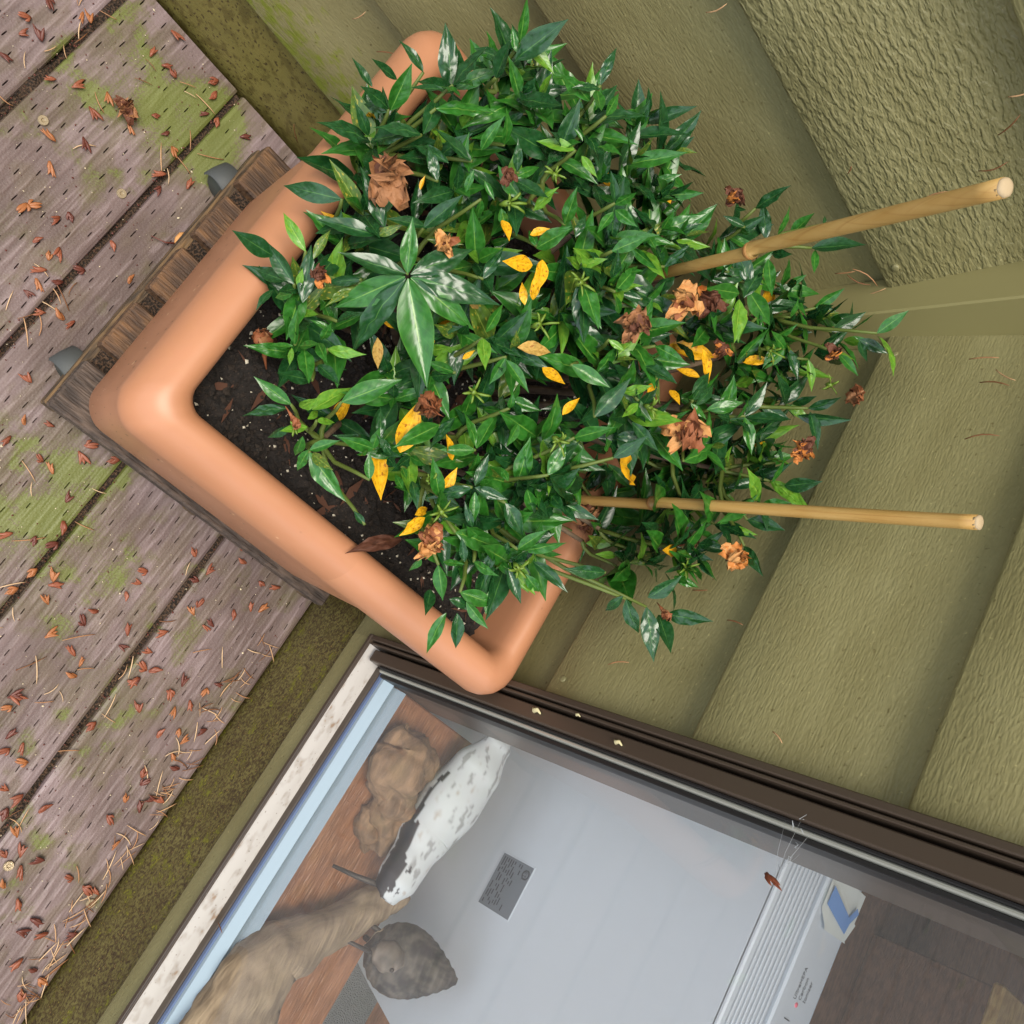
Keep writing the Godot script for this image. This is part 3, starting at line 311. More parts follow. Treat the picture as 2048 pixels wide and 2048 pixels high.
func wood_mat(c1: Color, c2: Color, s: int, rough: float, along_x: bool) -> StandardMaterial3D:
	var w := 512
	var h := 256
	if not along_x:
		w = 256
		h = 512
	var fx := 8 if along_x else 1
	var fy := 1 if along_x else 8
	var a := nimg(w, h, s, 0.05, 4, fx, fy)
	var b := nimg(w, h, s + 1, 0.012, 3, 1, 1)
	var g := nimg(w, h, s + 2, 0.16, 3, fx, fy)
	var d := PackedByteArray()
	d.resize(w * h * 3)
	var hgt := PackedByteArray()
	hgt.resize(w * h)
	for i in w * h:
		var t := clampf(a[i] / 255.0 * 0.55 + b[i] / 255.0 * 0.45 + (g[i] / 255.0 - 0.5) * 0.28, 0, 1)
		var c := c1.lerp(c2, smoothstep(0.2, 0.8, t))
		d[i * 3] = int(c.r * 255); d[i * 3 + 1] = int(c.g * 255); d[i * 3 + 2] = int(c.b * 255)
		hgt[i] = int(clampf(a[i] * 0.4 + g[i] * 0.6, 0, 255))
	var m := mat(Color.WHITE, rough)
	m.albedo_texture = tex_rgb(w, h, d)
	bump(m, normal_tex(w, h, hgt, 4.0), 0.7)
	m.uv1_triplanar = true
	m.uv1_scale = Vector3(4, 8, 8) if along_x else Vector3(8, 8, 4)
	return m

func materials() -> void:
	# paint on the siding: fine grain along the board
	var w := 1024
	var h := 256
	var g1 := nimg(w, h, 11, 0.19, 3, 6, 1)
	var g2 := nimg(w, h, 12, 0.035, 3, 3, 1)
	var g3 := nimg(w, h, 13, 0.25, 2, 2, 1)
	var hgt := PackedByteArray()
	hgt.resize(w * h)
	for i in w * h:
		var r := 1.0 - absf(g1[i] / 255.0 - 0.5) * 2.0
		hgt[i] = int(clampf((pow(r, 2.0) * 0.55 + g2[i] / 255.0 * 0.25 + g3[i] / 255.0 * 0.2) * 255, 0, 255))
	var grain := normal_tex(w, h, hgt, 1.7)
	# the board with crazed, ridged paint
	var k1 := nimg(w, h, 21, 0.10, 3, 3, 1)
	var k2 := nimg(w, h, 22, 0.2, 3, 4, 1)
	for i in w * h:
		var r := smoothstep(0.45, 0.62, k1[i] / 255.0)
		var s := 1.0 - absf(k2[i] / 255.0 - 0.5) * 2.0
		hgt[i] = int(clampf((r * 0.6 + pow(s, 2.0) * 0.4) * 255, 0, 255))
	var crazed := normal_tex(w, h, hgt, 1.7)
	var soft := nimg(w, h, 31, 0.01, 4, 2, 1)
	var fine := nimg(w, h, 32, 0.12, 3)
	var spots := nimg(w, h, 33, 0.09, 2)
	var mossy := nimg(w, h, 34, 0.03, 4)
	for kind in ["siding", "siding_crazed", "siding_dirty", "siding_mossy", "siding_algae"]:
		var d := PackedByteArray()
		d.resize(w * h * 3)
		for i in w * h:
			var v := float(i / w) / h          # 0 at the top of the board, 1 at its lower edge
			var a := soft[i] / 255.0
			var b := fine[i] / 255.0
			var c := Color(0.495, 0.470, 0.315).lerp(Color(0.545, 0.522, 0.365), a)
			c = c.darkened(0.06 * (1.0 - b))
			var sp := spots[i] / 255.0
			if kind == "siding_dirty":      # splashed dirt near the deck
				c = Color(0.40, 0.37, 0.18).lerp(Color(0.46, 0.42, 0.22), a)
				c = c.lerp(Color(0.20, 0.15, 0.07), smoothstep(0.70, 0.80, sp) * 0.8)
				c = c.lerp(Color(0.28, 0.24, 0.10), smoothstep(0.5, 0.75, mossy[i] / 255.0) * 0.5)
			elif kind == "siding_mossy":
				var mo := mossy[i] / 255.0
				c = Color(0.36, 0.33, 0.17).lerp(Color(0.44, 0.41, 0.23), a)
				c = c.lerp(Color(0.22, 0.17, 0.09), smoothstep(0.35, 0.65, b * 0.7 + mo * 0.3) * 0.75)
				c = c.lerp(Color(0.16, 0.11, 0.06), smoothstep(0.66, 0.74, sp) * 0.6)
				var tuft := smoothstep(0.56, 0.70, mo * 0.55 + b * 0.45) * smoothstep(0.40, 0.58, soft[(i + w * 90) % (w * h)] / 255.0)
				c = c.lerp(Color(0.36, 0.37, 0.09).lerp(Color(0.52, 0.52, 0.15), sp), tuft * 0.85)
				c = c.lerp(Color(0.62, 0.52, 0.30), smoothstep(0.80, 0.86, b) * 0.8)
			elif kind == "siding_algae":    # green film growing in streaks along the lower edge of this board
				var mo := mossy[i] / 255.0
				var al := smoothstep(0.48, 0.86, v * 0.75 + (mo - 0.5) * 0.55 + (g1[i] / 255.0 - 0.5) * 0.35)
				c = c.lerp(Color(0.43, 0.48, 0.12), al * 0.85)
				c = c.lerp(Color(0.22, 0.18, 0.08), smoothstep(0.84, 0.90, sp) * 0.5)
			else:
				c = c.lerp(Color(0.30, 0.26, 0.14), smoothstep(0.84, 0.90, sp) * 0.5)
				c = c.lerp(Color(0.74, 0.70, 0.50), smoothstep(0.885, 0.91, b) * 0.6)
			d[i * 3] = int(c.r * 255); d[i * 3 + 1] = int(c.g * 255); d[i * 3 + 2] = int(c.b * 255)
		var m := mat(Color.WHITE, 0.48, 0.0, 0.5)
		m.albedo_texture = tex_rgb(w, h, d)
		bump(m, crazed if kind == "siding_crazed" else grain, 1.0 if kind == "siding_crazed" else 0.45)
		M[kind] = m
	M.trim = mat(Color(0.53, 0.503, 0.335), 0.45)
	bump(M.trim, grain, 0.35)
	M.nail = mat(Color(0.47, 0.452, 0.315), 0.5)
	# deck: two pictures, the seen part laid out over the boards, and a tile for the rest
	M.deck = deck_mat()
	var dt := wood_mat(Color(0.30, 0.255, 0.24), Color(0.46, 0.40, 0.385), 151, 0.6, true)
	M.deck_far = dt
	M.screw = mat(Color(0.62, 0.56, 0.46), 0.45, 0.6)
	# terracotta plastic with specks of dirt
	var tw := 1024
	var th := 256
	var n1 := nimg(tw, th, 41, 0.2, 2)
	var n2 := nimg(tw, th, 42, 0.012, 3)
	var n3 := nimg(tw, th, 43, 0.15, 2)
	var td := PackedByteArray()
	td.resize(tw * th * 3)
	for i in tw * th:
		var v := float(i / tw) / th
		var c := Color(0.655, 0.450, 0.325).lerp(Color(0.695, 0.485, 0.358), n2[i] / 255.0)
		var lim := 0.86 if v < 0.45 else 0.93
		c = c.lerp(Color(0.20, 0.12, 0.06), smoothstep(lim, lim + 0.03, n1[i] / 255.0) * 0.85)
		c = c.lerp(Color(0.92, 0.82, 0.66), smoothstep(lim + 0.02, lim + 0.05, n3[i] / 255.0) * 0.8)
		td[i * 3] = int(c.r * 255); td[i * 3 + 1] = int(c.g * 255); td[i * 3 + 2] = int(c.b * 255)
	M.terracotta = mat(Color.WHITE, 0.43, 0.0, 0.5)
	M.terracotta.albedo_texture = tex_rgb(tw, th, td)
	bump(M.terracotta, normal_tex(tw, th, n2, 1.0), 0.3)
	# soil
	var sw := 512
	var s1 := nimg(sw, sw, 51, 0.06, 4)
	var s2 := nimg(sw, sw, 52, 0.2, 2)
	var sd := PackedByteArray()
	sd.resize(sw * sw * 3)
	for i in sw * sw:
		var c := Color(0.06, 0.047, 0.042).lerp(Color(0.15, 0.118, 0.10), s1[i] / 255.0)
		c = c.lerp(Color(0.45, 0.38, 0.30), smoothstep(0.80, 0.86, s2[i] / 255.0) * 0.7)
		sd[i * 3] = int(c.r * 255); sd[i * 3 + 1] = int(c.g * 255); sd[i * 3 + 2] = int(c.b * 255)
	M.soil = mat(Color.WHITE, 0.9)
	M.soil.albedo_texture = tex_rgb(sw, sw, sd)
	bump(M.soil, normal_tex(sw, sw, s1, 6.0), 1.0)
	M.perlite = mat(Color(0.78, 0.75, 0.68), 0.9)
	M.speck = mat(Color(0.80, 0.74, 0.62), 0.9)
	M.chip = mat(Color(0.30, 0.18, 0.12), 0.8)
	# caddy wood
	M.slat = wood_mat(Color(0.25, 0.185, 0.14), Color(0.43, 0.31, 0.20), 61, 0.7, false)
	M.rail = wood_mat(Color(0.20, 0.16, 0.12), Color(0.44, 0.34, 0.22), 64, 0.75, true)
	M.slat_grey = wood_mat(Color(0.19, 0.155, 0.135), Color(0.36, 0.30, 0.26), 67, 0.75, false)
	M.wheel = mat(Color(0.25, 0.26, 0.26), 0.65)
	M.rubber = mat(Color(0.22, 0.24, 0.22), 0.6)
	# bamboo
	var bw := 256
	var bh := 64
	var ba := nimg(bw, bh, 71, 0.04, 3, 1, 1)
	var bb := nimg(bw, bh, 72, 0.12, 3, 1, 8)
	var bd := PackedByteArray()
	bd.resize(bw * bh * 3)
	for i in bw * bh:
		var c := Color(0.66, 0.51, 0.27).lerp(Color(0.74, 0.61, 0.38), ba[i] / 255.0)
		c = c.lerp(Color(0.50, 0.33, 0.15), smoothstep(0.7, 0.85, bb[i] / 255.0) * 0.35)
		bd[i * 3] = int(c.r * 255); bd[i * 3 + 1] = int(c.g * 255); bd[i * 3 + 2] = int(c.b * 255)
	M.bamboo = mat(Color.WHITE, 0.42)
	M.bamboo.albedo_texture = tex_rgb(bw, bh, bd)
	M.bamboo.uv1_triplanar = true
	M.bamboo.uv1_scale = Vector3(14, 5, 14)
	M.bamboo_end = mat(Color(0.66, 0.58, 0.46), 0.8)
	M.bamboo_node = mat(Color(0.62, 0.44, 0.24), 0.6)
	# leaves
	var lw := 96
	var lh := 192
	var ld := PackedByteArray()
	ld.resize(lw * lh)
	for y in lh:
		for x in lw:
			var u := absf((x + 0.5) / lw - 0.5) * 2.0
			var v := (y + 0.5) / lh
			var ph := fposmod(v * 9.0 - u * 1.6, 1.0)
			var b := sin(ph * PI) * 0.5 * (1.0 - u * 0.5) + minf(u * 6.0, 1.0) * 0.45
			ld[y * lw + x] = int(clampf(b, 0, 1) * 255)
	var ln := normal_tex(lw, lh, ld, 3.0)
	var rib := Color(0.56, 0.66, 0.30)
	M.leaf = [
		leaf_mat(Color(0.090, 0.255, 0.115), Color(0.36, 0.52, 0.24), Color(0.14, 0.28, 0.09), 0.4, 81, 0.27, ln),
		leaf_mat(Color(0.145, 0.370, 0.105), rib, Color(0.22, 0.42, 0.11), 0.5, 82, 0.30, ln),
		leaf_mat(Color(0.330, 0.520, 0.140), Color(0.66, 0.74, 0.34), Color(0.46, 0.58, 0.16), 0.7, 83, 0.33, ln),
		leaf_mat(Color(0.270, 0.380, 0.120), Color(0.62, 0.66, 0.30), Color(0.60, 0.55, 0.20), 0.9, 84, 0.33, ln),
		leaf_mat(Color(0.860, 0.640, 0.080), Color(0.92, 0.76, 0.22), Color(0.45, 0.22, 0.06), 0.6, 85, 0.45, ln),
		leaf_mat(Color(0.720, 0.580, 0.300), Color(0.80, 0.68, 0.40), Color(0.52, 0.32, 0.12), 0.7, 86, 0.55, ln),
		leaf_mat(Color(0.330, 0.200, 0.150), Color(0.45, 0.30, 0.22), Color(0.22, 0.13, 0.10), 0.6, 87, 0.4, ln),
	]
	M.twig = mat(Color(0.32, 0.38, 0.14), 0.6)
	M.stem = wood_mat(Color(0.20, 0.15, 0.11), Color(0.42, 0.35, 0.26), 91, 0.8, false)
	M.sepal = mat(Color(0.38, 0.48, 0.15), 0.5)
	M.sepal.cull_mode = BaseMaterial3D.CULL_DISABLED
	M.petal = []
	for c in [Color(0.56, 0.38, 0.24), Color(0.74, 0.53, 0.31), Color(0.36, 0.20, 0.12), Color(0.52, 0.30, 0.17), Color(0.70, 0.43, 0.18)]:
		var m := mat(c, 0.7)
		m.cull_mode = BaseMaterial3D.CULL_DISABLED
		bump(m, normal_tex(256, 256, nimg(256, 256, 95, 0.05, 4, 4, 1), 5.0), 1.0)
		M.petal.append(m)
	# litter
	M.bud = []
	for c in [Color(0.47, 0.25, 0.17), Color(0.58, 0.36, 0.21), Color(0.36, 0.18, 0.14), Color(0.52, 0.29, 0.20)]:
		M.bud.append(mat(c, 0.5))
	M.needle = [mat(Color(0.70, 0.55, 0.40), 0.6), mat(Color(0.60, 0.43, 0.29), 0.6), mat(Color(0.76, 0.64, 0.50), 0.6), mat(Color(0.44, 0.28, 0.16), 0.6)]
	M.debris = mat(Color.WHITE, 0.95)
	var q1 := nimg(256, 256, 141, 0.12, 3)
	var qd := PackedByteArray()
	qd.resize(256 * 256 * 3)
	for i in 256 * 256:
		var c := Color(0.10, 0.075, 0.055).lerp(Color(0.36, 0.27, 0.20), smoothstep(0.25, 0.85, q1[i] / 255.0))
		qd[i * 3] = int(c.r * 255); qd[i * 3 + 1] = int(c.g * 255); qd[i * 3 + 2] = int(c.b * 255)
	M.debris.albedo_texture = tex_rgb(256, 256, qd)
	bump(M.debris, normal_tex(256, 256, q1, 8.0), 1.0)
	M.debris.uv1_triplanar = true
	M.debris.uv1_scale = Vector3(9, 9, 9)
	# window
	M.frame = mat(Color(0.255, 0.215, 0.180), 0.35)
	bump(M.frame, normal_tex(256, 256, nimg(256, 256, 101, 0.06, 3), 1.0), 0.25)
	M.gasket = mat(Color(0.07, 0.07, 0.075), 0.5)
	M.bead = mat(Color(0.66, 0.67, 0.64), 0.3, 0.5)
	M.bead_blue = mat(Color(0.30, 0.37, 0.50), 0.4)
	M.spacer = mat(Color(0.54, 0.61, 0.66), 0.35)
	var lw2 := 1024
	var lh2 := 64
	var e1 := nimg(lw2, lh2, 111, 0.03, 4)
	var e2 := nimg(lw2, lh2, 112, 0.2, 2)
	var ed := PackedByteArray()
	ed.resize(lw2 * lh2 * 3)
	for i in lw2 * lh2:
		var c := Color(0.62, 0.605, 0.59).lerp(Color(0.50, 0.47, 0.44), smoothstep(0.5, 0.85, e1[i] / 255.0) * 0.6)
		c = c.lerp(Color(0.42, 0.30, 0.20), smoothstep(0.80, 0.92, e1[i] / 255.0) * 0.6)
		c = c.lerp(Color(0.25, 0.20, 0.16), smoothstep(0.86, 0.92, e2[i] / 255.0) * 0.8)
		ed[i * 3] = int(c.r * 255); ed[i * 3 + 1] = int(c.g * 255); ed[i * 3 + 2] = int(c.b * 255)
	M.ledge = mat(Color.WHITE, 0.6)
	M.ledge.albedo_texture = tex_rgb(lw2, lh2, ed)
	var glass := StandardMaterial3D.new()
	glass.transparency = BaseMaterial3D.TRANSPARENCY_ALPHA
	glass.albedo_color = Color(0.95, 0.97, 0.97, 0.03)
	glass.roughness = 0.0
	glass.metallic_specular = 0.43
	M.glass = glass
	# room
	M.sill_wood = wood_mat(Color(0.48, 0.315, 0.20), Color(0.58, 0.40, 0.27), 121, 0.4, true)
	M.wall_in = mat(Color(0.74, 0.72, 0.68), 0.8)
	M.floor_in = wood_mat(Color(0.40, 0.265, 0.165), Color(0.52, 0.36, 0.24), 124, 0.7, true)
	var rug := mat(Color(0.44, 0.45, 0.44), 0.95)
	bump(rug, normal_tex(256, 256, nimg(256, 256, 127, 0.2, 3), 8.0), 1.0)
	rug.uv1_triplanar = true
	rug.uv1_scale = Vector3(8, 8, 8)
	M.rug = rug
	M.purifier = mat(Color(0.775, 0.805, 0.835), 0.4)
	M.purifier_dark = mat(Color(0.30, 0.33, 0.37), 0.6)
	M.plate = mat(Color(0.42, 0.45, 0.48), 0.4)
	M.ink = mat(Color(0.14, 0.16, 0.19), 0.6)
	M.red = mat(Color(0.90, 0.42, 0.48), 0.5)
	M.paper = mat(Color(0.80, 0.82, 0.80), 0.7)
	M.paper_blue = mat(Color(0.38, 0.55, 0.78), 0.7)
	M.drift = wood_mat(Color(0.40, 0.34, 0.27), Color(0.60, 0.53, 0.43), 131, 0.8, true)
	M.drift_dark = wood_mat(Color(0.36, 0.28, 0.20), Color(0.58, 0.46, 0.34), 134, 0.8, true)
	var bp := mat(Color.WHITE, 0.6)
	bp.vertex_color_use_as_albedo = true
	M.bird = bp
	M.metal_dark = mat(Color(0.24, 0.22, 0.20), 0.5, 0.5)
	M.blond = wood_mat(Color(0.68, 0.52, 0.28), Color(0.82, 0.68, 0.42), 137, 0.5, true)
	M.web = mat(Color(0.62, 0.64, 0.66), 0.6)
	M.dropping = mat(Color(0.74, 0.70, 0.54), 0.9)

const DX0 := -0.62
const DZ0 := -0.54
const DW := 1.2
const DH := 0.8
func deck_mat() -> StandardMaterial3D:
	var w := 1536
	var h := 1024
	var big := nimg(w, h, 201, 0.004, 4)
	var mid := nimg(w, h, 202, 0.018, 4, 2, 1)
	var grain := nimg(w, h, 203, 0.09, 3, 10, 1)
	var grit := nimg(w, h, 204, 0.25, 2)
	var moss := nimg(w, h, 205, 0.012, 4)
	# matter seen on the boards: x, z, radius, strength (green growth)
	var tufts := [[-0.494, -0.016, 0.055, 1.0], [-0.484, -0.083, 0.05, 1.15], [-0.484, -0.108, 0.035, 1.3], [-0.536, -0.11, 0.03, 0.8], [-0.43, -0.02, 0.06, 0.6], [-0.109, -0.224, 0.06, 0.75], [-0.049, -0.218, 0.07, 0.9], [-0.067, -0.305, 0.02, 0.9], [0.02, -0.35, 0.08, 0.5], [-0.16, -0.19, 0.06, 0.5], [-0.38, 0.03, 0.04, 0.5], [0.2, -0.42, 0.09, 0.4], [0.05, -0.40, 0.05, 0.4], [-0.1, -0.36, 0.05, 0.4]]
	var boards := [[0.048, 0.25, 0.10], [-0.089, 0.048, 0.0], [-0.2425, -0.089, -0.04], [-0.376, -0.2425, 0.08], [-0.512, -0.376, 0.04]]
	var d := PackedByteArray()
	d.resize(w * h * 3)
	for y in h:
		var z := DZ0 + DH * (y + 0.5) / h
		var tone := 0.0
		var edge := 1.0
		for b in boards:
			if z > b[0] and z <= b[1]:
				tone = b[2]
				edge = minf(z - b[0], b[1] - z)
		var near := []
		for t in tufts:
			if absf(z - t[1]) < t[2] * 1.6: near.append(t)
		for x in w:
			var i := y * w + x
			var xx := DX0 + DW * (x + 0.5) / w
			var a := big[i] / 255.0
			var b := mid[i] / 255.0
			var g := grain[i] / 255.0
			var k := grit[i] / 255.0
			var c := Color(0.385, 0.32, 0.305).lerp(Color(0.525, 0.455, 0.46), clampf((a - 0.5) * 1.6 + 0.45 + tone, 0, 1))
			c = c.lerp(Color(0.40, 0.345, 0.29), smoothstep(0.45, 0.7, b) * 0.55)
			c = c.lerp(Color(0.66, 0.61, 0.63), smoothstep(0.62, 0.8, g) * 0.25)
			c = c.darkened((1.0 - g) * 0.14)
			c = c.lerp(Color(0.20, 0.16, 0.13), smoothstep(0.80, 0.87, k) * 0.55)
			c = c.lerp(Color(0.74, 0.70, 0.66), smoothstep(0.10, 0.06, k) * 0.5)
			var m := smoothstep(0.55, 0.8, moss[i] / 255.0) * 0.45
			for t in near:
				var q: float = Vector2(xx - t[0], z - t[1]).length() / t[2]
				m += maxf(0.0, 1.0 - q * 0.65) * t[3] * (0.35 + moss[i] / 255.0 * 0.9)
			if edge < 0.012: m += (0.012 - edge) * 30.0 * (moss[i] / 255.0)
			m = smoothstep(0.12, 1.0, m * (0.35 + b * 0.6 + (k - 0.4) * 0.8 + (1.0 - g) * 0.4))
			c = c.lerp(Color(0.30, 0.30, 0.13).lerp(Color(0.36, 0.43, 0.12), smoothstep(0.5, 1.0, m)), m * 0.62)
			d[i * 3] = int(c.r * 255); d[i * 3 + 1] = int(c.g * 255); d[i * 3 + 2] = int(c.b * 255)
	var m := mat(Color.WHITE, 0.52)
	m.albedo_texture = tex_rgb(w, h, d)
	m.texture_repeat = false
	var hh := PackedByteArray()
	hh.resize(w * h)
	for i in w * h:
		hh[i] = int(grain[i] * 0.6 + grit[i] * 0.15 + mid[i] * 0.25)
	bump(m, normal_tex(w, h, hh, 2.2), 0.8)
	return m

# ---------------------------------------------------------------- deck
func build_deck() -> void:
	var ground := part("ground", box_between(Vector3(-30, -0.6, -30), Vector3(30, -0.5, 30), 0.01), mat(Color(0.22, 0.19, 0.14), 0.9), self)
	tag(ground, "dark earth under and beyond the deck", "ground", "", "structure")
	var deck := thing("deck")
	tag(deck, "weathered reddish-brown incised wooden deck with moss and conifer litter", "deck", "", "structure")
	var gaps := [-0.512, -0.376, -0.2425, -0.089, 0.048, 0.189, 0.33]
	for i in 6:
		var z0: float = gaps[i] + (0.003 if i > 0 else 0.0)
		var z1: float = gaps[i + 1] - 0.003
		if i == 1: z0 += 0.001
		if i == 3: z1 -= 0.0015
		part("deck_board", incised_board(-0.558, 0.62, z0, z1, 300 + i, i < 5), M.deck if i < 5 else M.deck_far, deck)
	var z := 0.333
	while z < 2.4:
		part("deck_board", box_between(Vector3(-0.558, -0.036, z), Vector3(2.6, -rr(0, 0.002), z + 0.135), 0.004), M.deck_far, deck)
		z += 0.141
	for i in 6:
		part("deck_board", box_between(Vector3(0.626, -0.036, gaps[i] + 0.003), Vector3(2.6, 0.0, gaps[i + 1] - 0.003), 0.004), M.deck_far, deck)
	for x in [-0.40, 0.20, 0.8, 1.4, 2.0]:
		part("joist", box_between(Vector3(x - 0.02, -0.19, -0.512), Vector3(x + 0.02, -0.037, 2.4), 0.002), M.rail, deck)
	for p in [Vector2(-0.378, -0.071), Vector2(0.218, -0.400), Vector2(-0.377, 0.02), Vector2(0.219, -0.497)]:
		var s := begin()
		var ring := [0.0, 0.0012, 0.0022, 0.0046, 0.0052]
		var hts := [0.0002, 0.0002, 0.0012, 0.0012, 0.0]
		s.set_smooth_group(-1)
		for j in 4:
			for k in 16:
				var a0 := TAU * k / 16
				var a1 := TAU * (k + 1) / 16
				var d0 := Vector3(cos(a0), 0, sin(a0))
				var d1 := Vector3(cos(a1), 0, sin(a1))
				quad(s, d0 * ring[j] + Vector3.UP * hts[j], d1 * ring[j] + Vector3.UP * hts[j], d1 * ring[j + 1] + Vector3.UP * hts[j + 1], d0 * ring[j + 1] + Vector3.UP * hts[j + 1], Vector3.UP)
		part("screw_head", flat_done(s), M.screw, deck, Vector3(p.x, 0.0002, p.y))
	# dirt and needles packed in the gaps
	var dg := begin()
	dg.set_smooth_group(0)
	for gi in [1, 2, 3, 4]:
		var zz: float = gaps[gi]
		var n := noise(400 + gi, 14.0, 3)
		var prev: Array = []
		for k in 121:
			var x := -0.556 + 1.17 * k / 120.0
			var y := -0.008 + 0.009 * n.get_noise_1d(x) + rr(-0.002, 0.002)
			var cur := [Vector3(x, y - 0.002, zz - 0.006), Vector3(x, y + rr(-0.001, 0.003), zz + rr(-0.002, 0.002)), Vector3(x, y - 0.002, zz + 0.006)]
			if prev.size():
				quad(dg, prev[0], cur[0], cur[1], prev[1], Vector3.UP)
				quad(dg, prev[1], cur[1], cur[2], prev[2], Vector3.UP)
			prev = cur
	var dp := part("gap_dirt", flat_done(dg), M.debris, deck)
	dp.set_meta("kind", "stuff")

# a board whose top has rows of little knife cuts, as pressure treated timber has
func incised_board(x0: float, x1: float, z0: float, z1: float, s: int, cuts: bool) -> ArrayMesh:
	var st := begin()
	var r := RandomNumberGenerator.new()
	r.seed = s
	var warp := noise(s, 2.2, 2)
	var bev := 0.004
	var za := z0 + bev
	var zb := z1 - bev
	var uv := func(p: Vector3) -> Vector2: return Vector2((p.x - DX0) / DW, (p.z - DZ0) / DH)
	var H := func(x: float, z: float) -> Vector3: return Vector3(x, warp.get_noise_2d(x, z * 2.0) * 0.0015 - 0.0008, z)
	var face := func(pts: Array) -> void:
		var a: Vector3 = pts[0]
		var b: Vector3 = pts[1]
		var c: Vector3 = pts[2]
		if (c - a).cross(b - a).y < 0.0:
			var t := b
			b = c
			c = t
		for p in [a, b, c]:
			st.set_uv(uv.call(p))
			st.add_vertex(p)
	st.set_smooth_group(-1)
	var rows := 9
	var pitch := (zb - za) / rows
	var hw := 0.0007
	for j in rows:
		var zc := za + pitch * (j + 0.5)
		var zl := za + pitch * j
		var zr := zl + pitch
		var x := x0
		var nx := x0 + 0.006 + (0.0165 if j % 2 else 0.0) + r.randf() * 0.004
		while x < x1 - 0.0001:
			var cut := cuts and nx < x1 - 0.012 and r.randf() < 0.86
			var a := minf(nx, x1)
			# plain run from x to a
			var nseg := 1
			var A: Vector3 = H.call(x, zl)
			var B: Vector3 = H.call(a, zl)
			var C: Vector3 = H.call(a, zr)
			var D: Vector3 = H.call(x, zr)
			face.call([A, B, C]); face.call([A, C, D])
			x = a
			if x >= x1 - 0.0001: break
			var b := x + r.randf_range(0.0085, 0.0115)
			b = minf(b, x1)
			var E: Vector3 = H.call(b, zl)
			var F: Vector3 = H.call(b, zr)
			if cut:
				var sk := r.randf_range(-0.0003, 0.0003)
				var L := b - x
				var P: Vector3 = H.call(x + 0.0003, zc - sk)
				var Q: Vector3 = H.call(b - 0.0003, zc + sk)
				var U1: Vector3 = H.call(x + L * 0.22, zc - hw - sk * 0.5)
				var U2: Vector3 = H.call(x + L * 0.78, zc - hw + sk * 0.5)
				var V1: Vector3 = H.call(x + L * 0.22, zc + hw - sk * 0.5)
				var V2: Vector3 = H.call(x + L * 0.78, zc + hw + sk * 0.5)
				var dn := Vector3(0, -0.005, 0)
				var W1: Vector3 = H.call(x + L * 0.25, zc) + dn
				var W2: Vector3 = H.call(x + L * 0.75, zc) + dn
				for f in [[B, E, U2], [B, U2, U1], [B, U1, P], [E, Q, U2], [C, F, V2], [C, V2, V1], [C, V1, P], [F, Q, V2], [B, P, C], [E, Q, F]]:
					face.call(f)
				for t in [[P, U1, W1], [U1, U2, W1], [U2, W2, W1], [U2, Q, W2], [P, V1, W1], [V1, V2, W1], [V2, W2, W1], [V2, Q, W2]]:
					for p in (t if (t[2] - t[0]).cross(t[1] - t[0]).y > 0 else [t[0], t[2], t[1]]):
						st.set_uv(uv.call(p)); st.add_vertex(p)
			else:
				face.call([B, E, F]); face.call([B, F, C])
			x = b
			nx = b + r.randf_range(0.019, 0.025)
	# eased edges and sides
	var k := 0.0
	var nseg := 40
	for i in nseg:
		var xa := lerpf(x0, x1, float(i) / nseg)
		var xb := lerpf(x0, x1, float(i + 1) / nseg)
		for e in [[za, z0, -1.0], [zb, z1, 1.0]]:
			var t0: Vector3 = H.call(xa, e[0])
			var t1: Vector3 = H.call(xb, e[0])
			var wob := rr(-0.0008, 0.0008) * 0.0
			var m0 := Vector3(xa, t0.y - 0.0013, lerpf(e[0], e[1], 0.72))
			var m1 := Vector3(xb, t1.y - 0.0013, lerpf(e[0], e[1], 0.72))
			var s0 := Vector3(xa, t0.y - 0.0042, e[1])
			var s1 := Vector3(xb, t1.y - 0.0042, e[1])
			var b0 := Vector3(xa, -0.037, e[1])
			var b1 := Vector3(xb, -0.037, e[1])
			for q in [[t0, t1, m1, m0], [m0, m1, s1, s0], [s0, s1, b1, b0]]:
				var out := Vector3(0, 0.3, e[2])
				for t in [[q[0], q[1], q[2]], [q[0], q[2], q[3]]]:
					var a: Vector3 = t[0]
					var b: Vector3 = t[1]
					var c: Vector3 = t[2]
					if (c - a).cross(b - a).dot(out) < 0:
						var tt := b
						b = c
						c = tt
					for p in [a, b, c]:
						st.set_uv(uv.call(p)); st.add_vertex(p)
	for e in [[x0, -1.0], [x1, 1.0]]:
		var a := Vector3(e[0], -0.003, z0 + 0.002)
		var b := Vector3(e[0], -0.003, z1 - 0.002)
		var c := Vector3(e[0], -0.037, z1)
		var dd := Vector3(e[0], -0.037, z0)
		for p in [a, b, c, a, c, dd]:
			st.set_uv(uv.call(p)); st.add_vertex(p)
	st.generate_normals()
	st.generate_tangents()
	return st.commit()

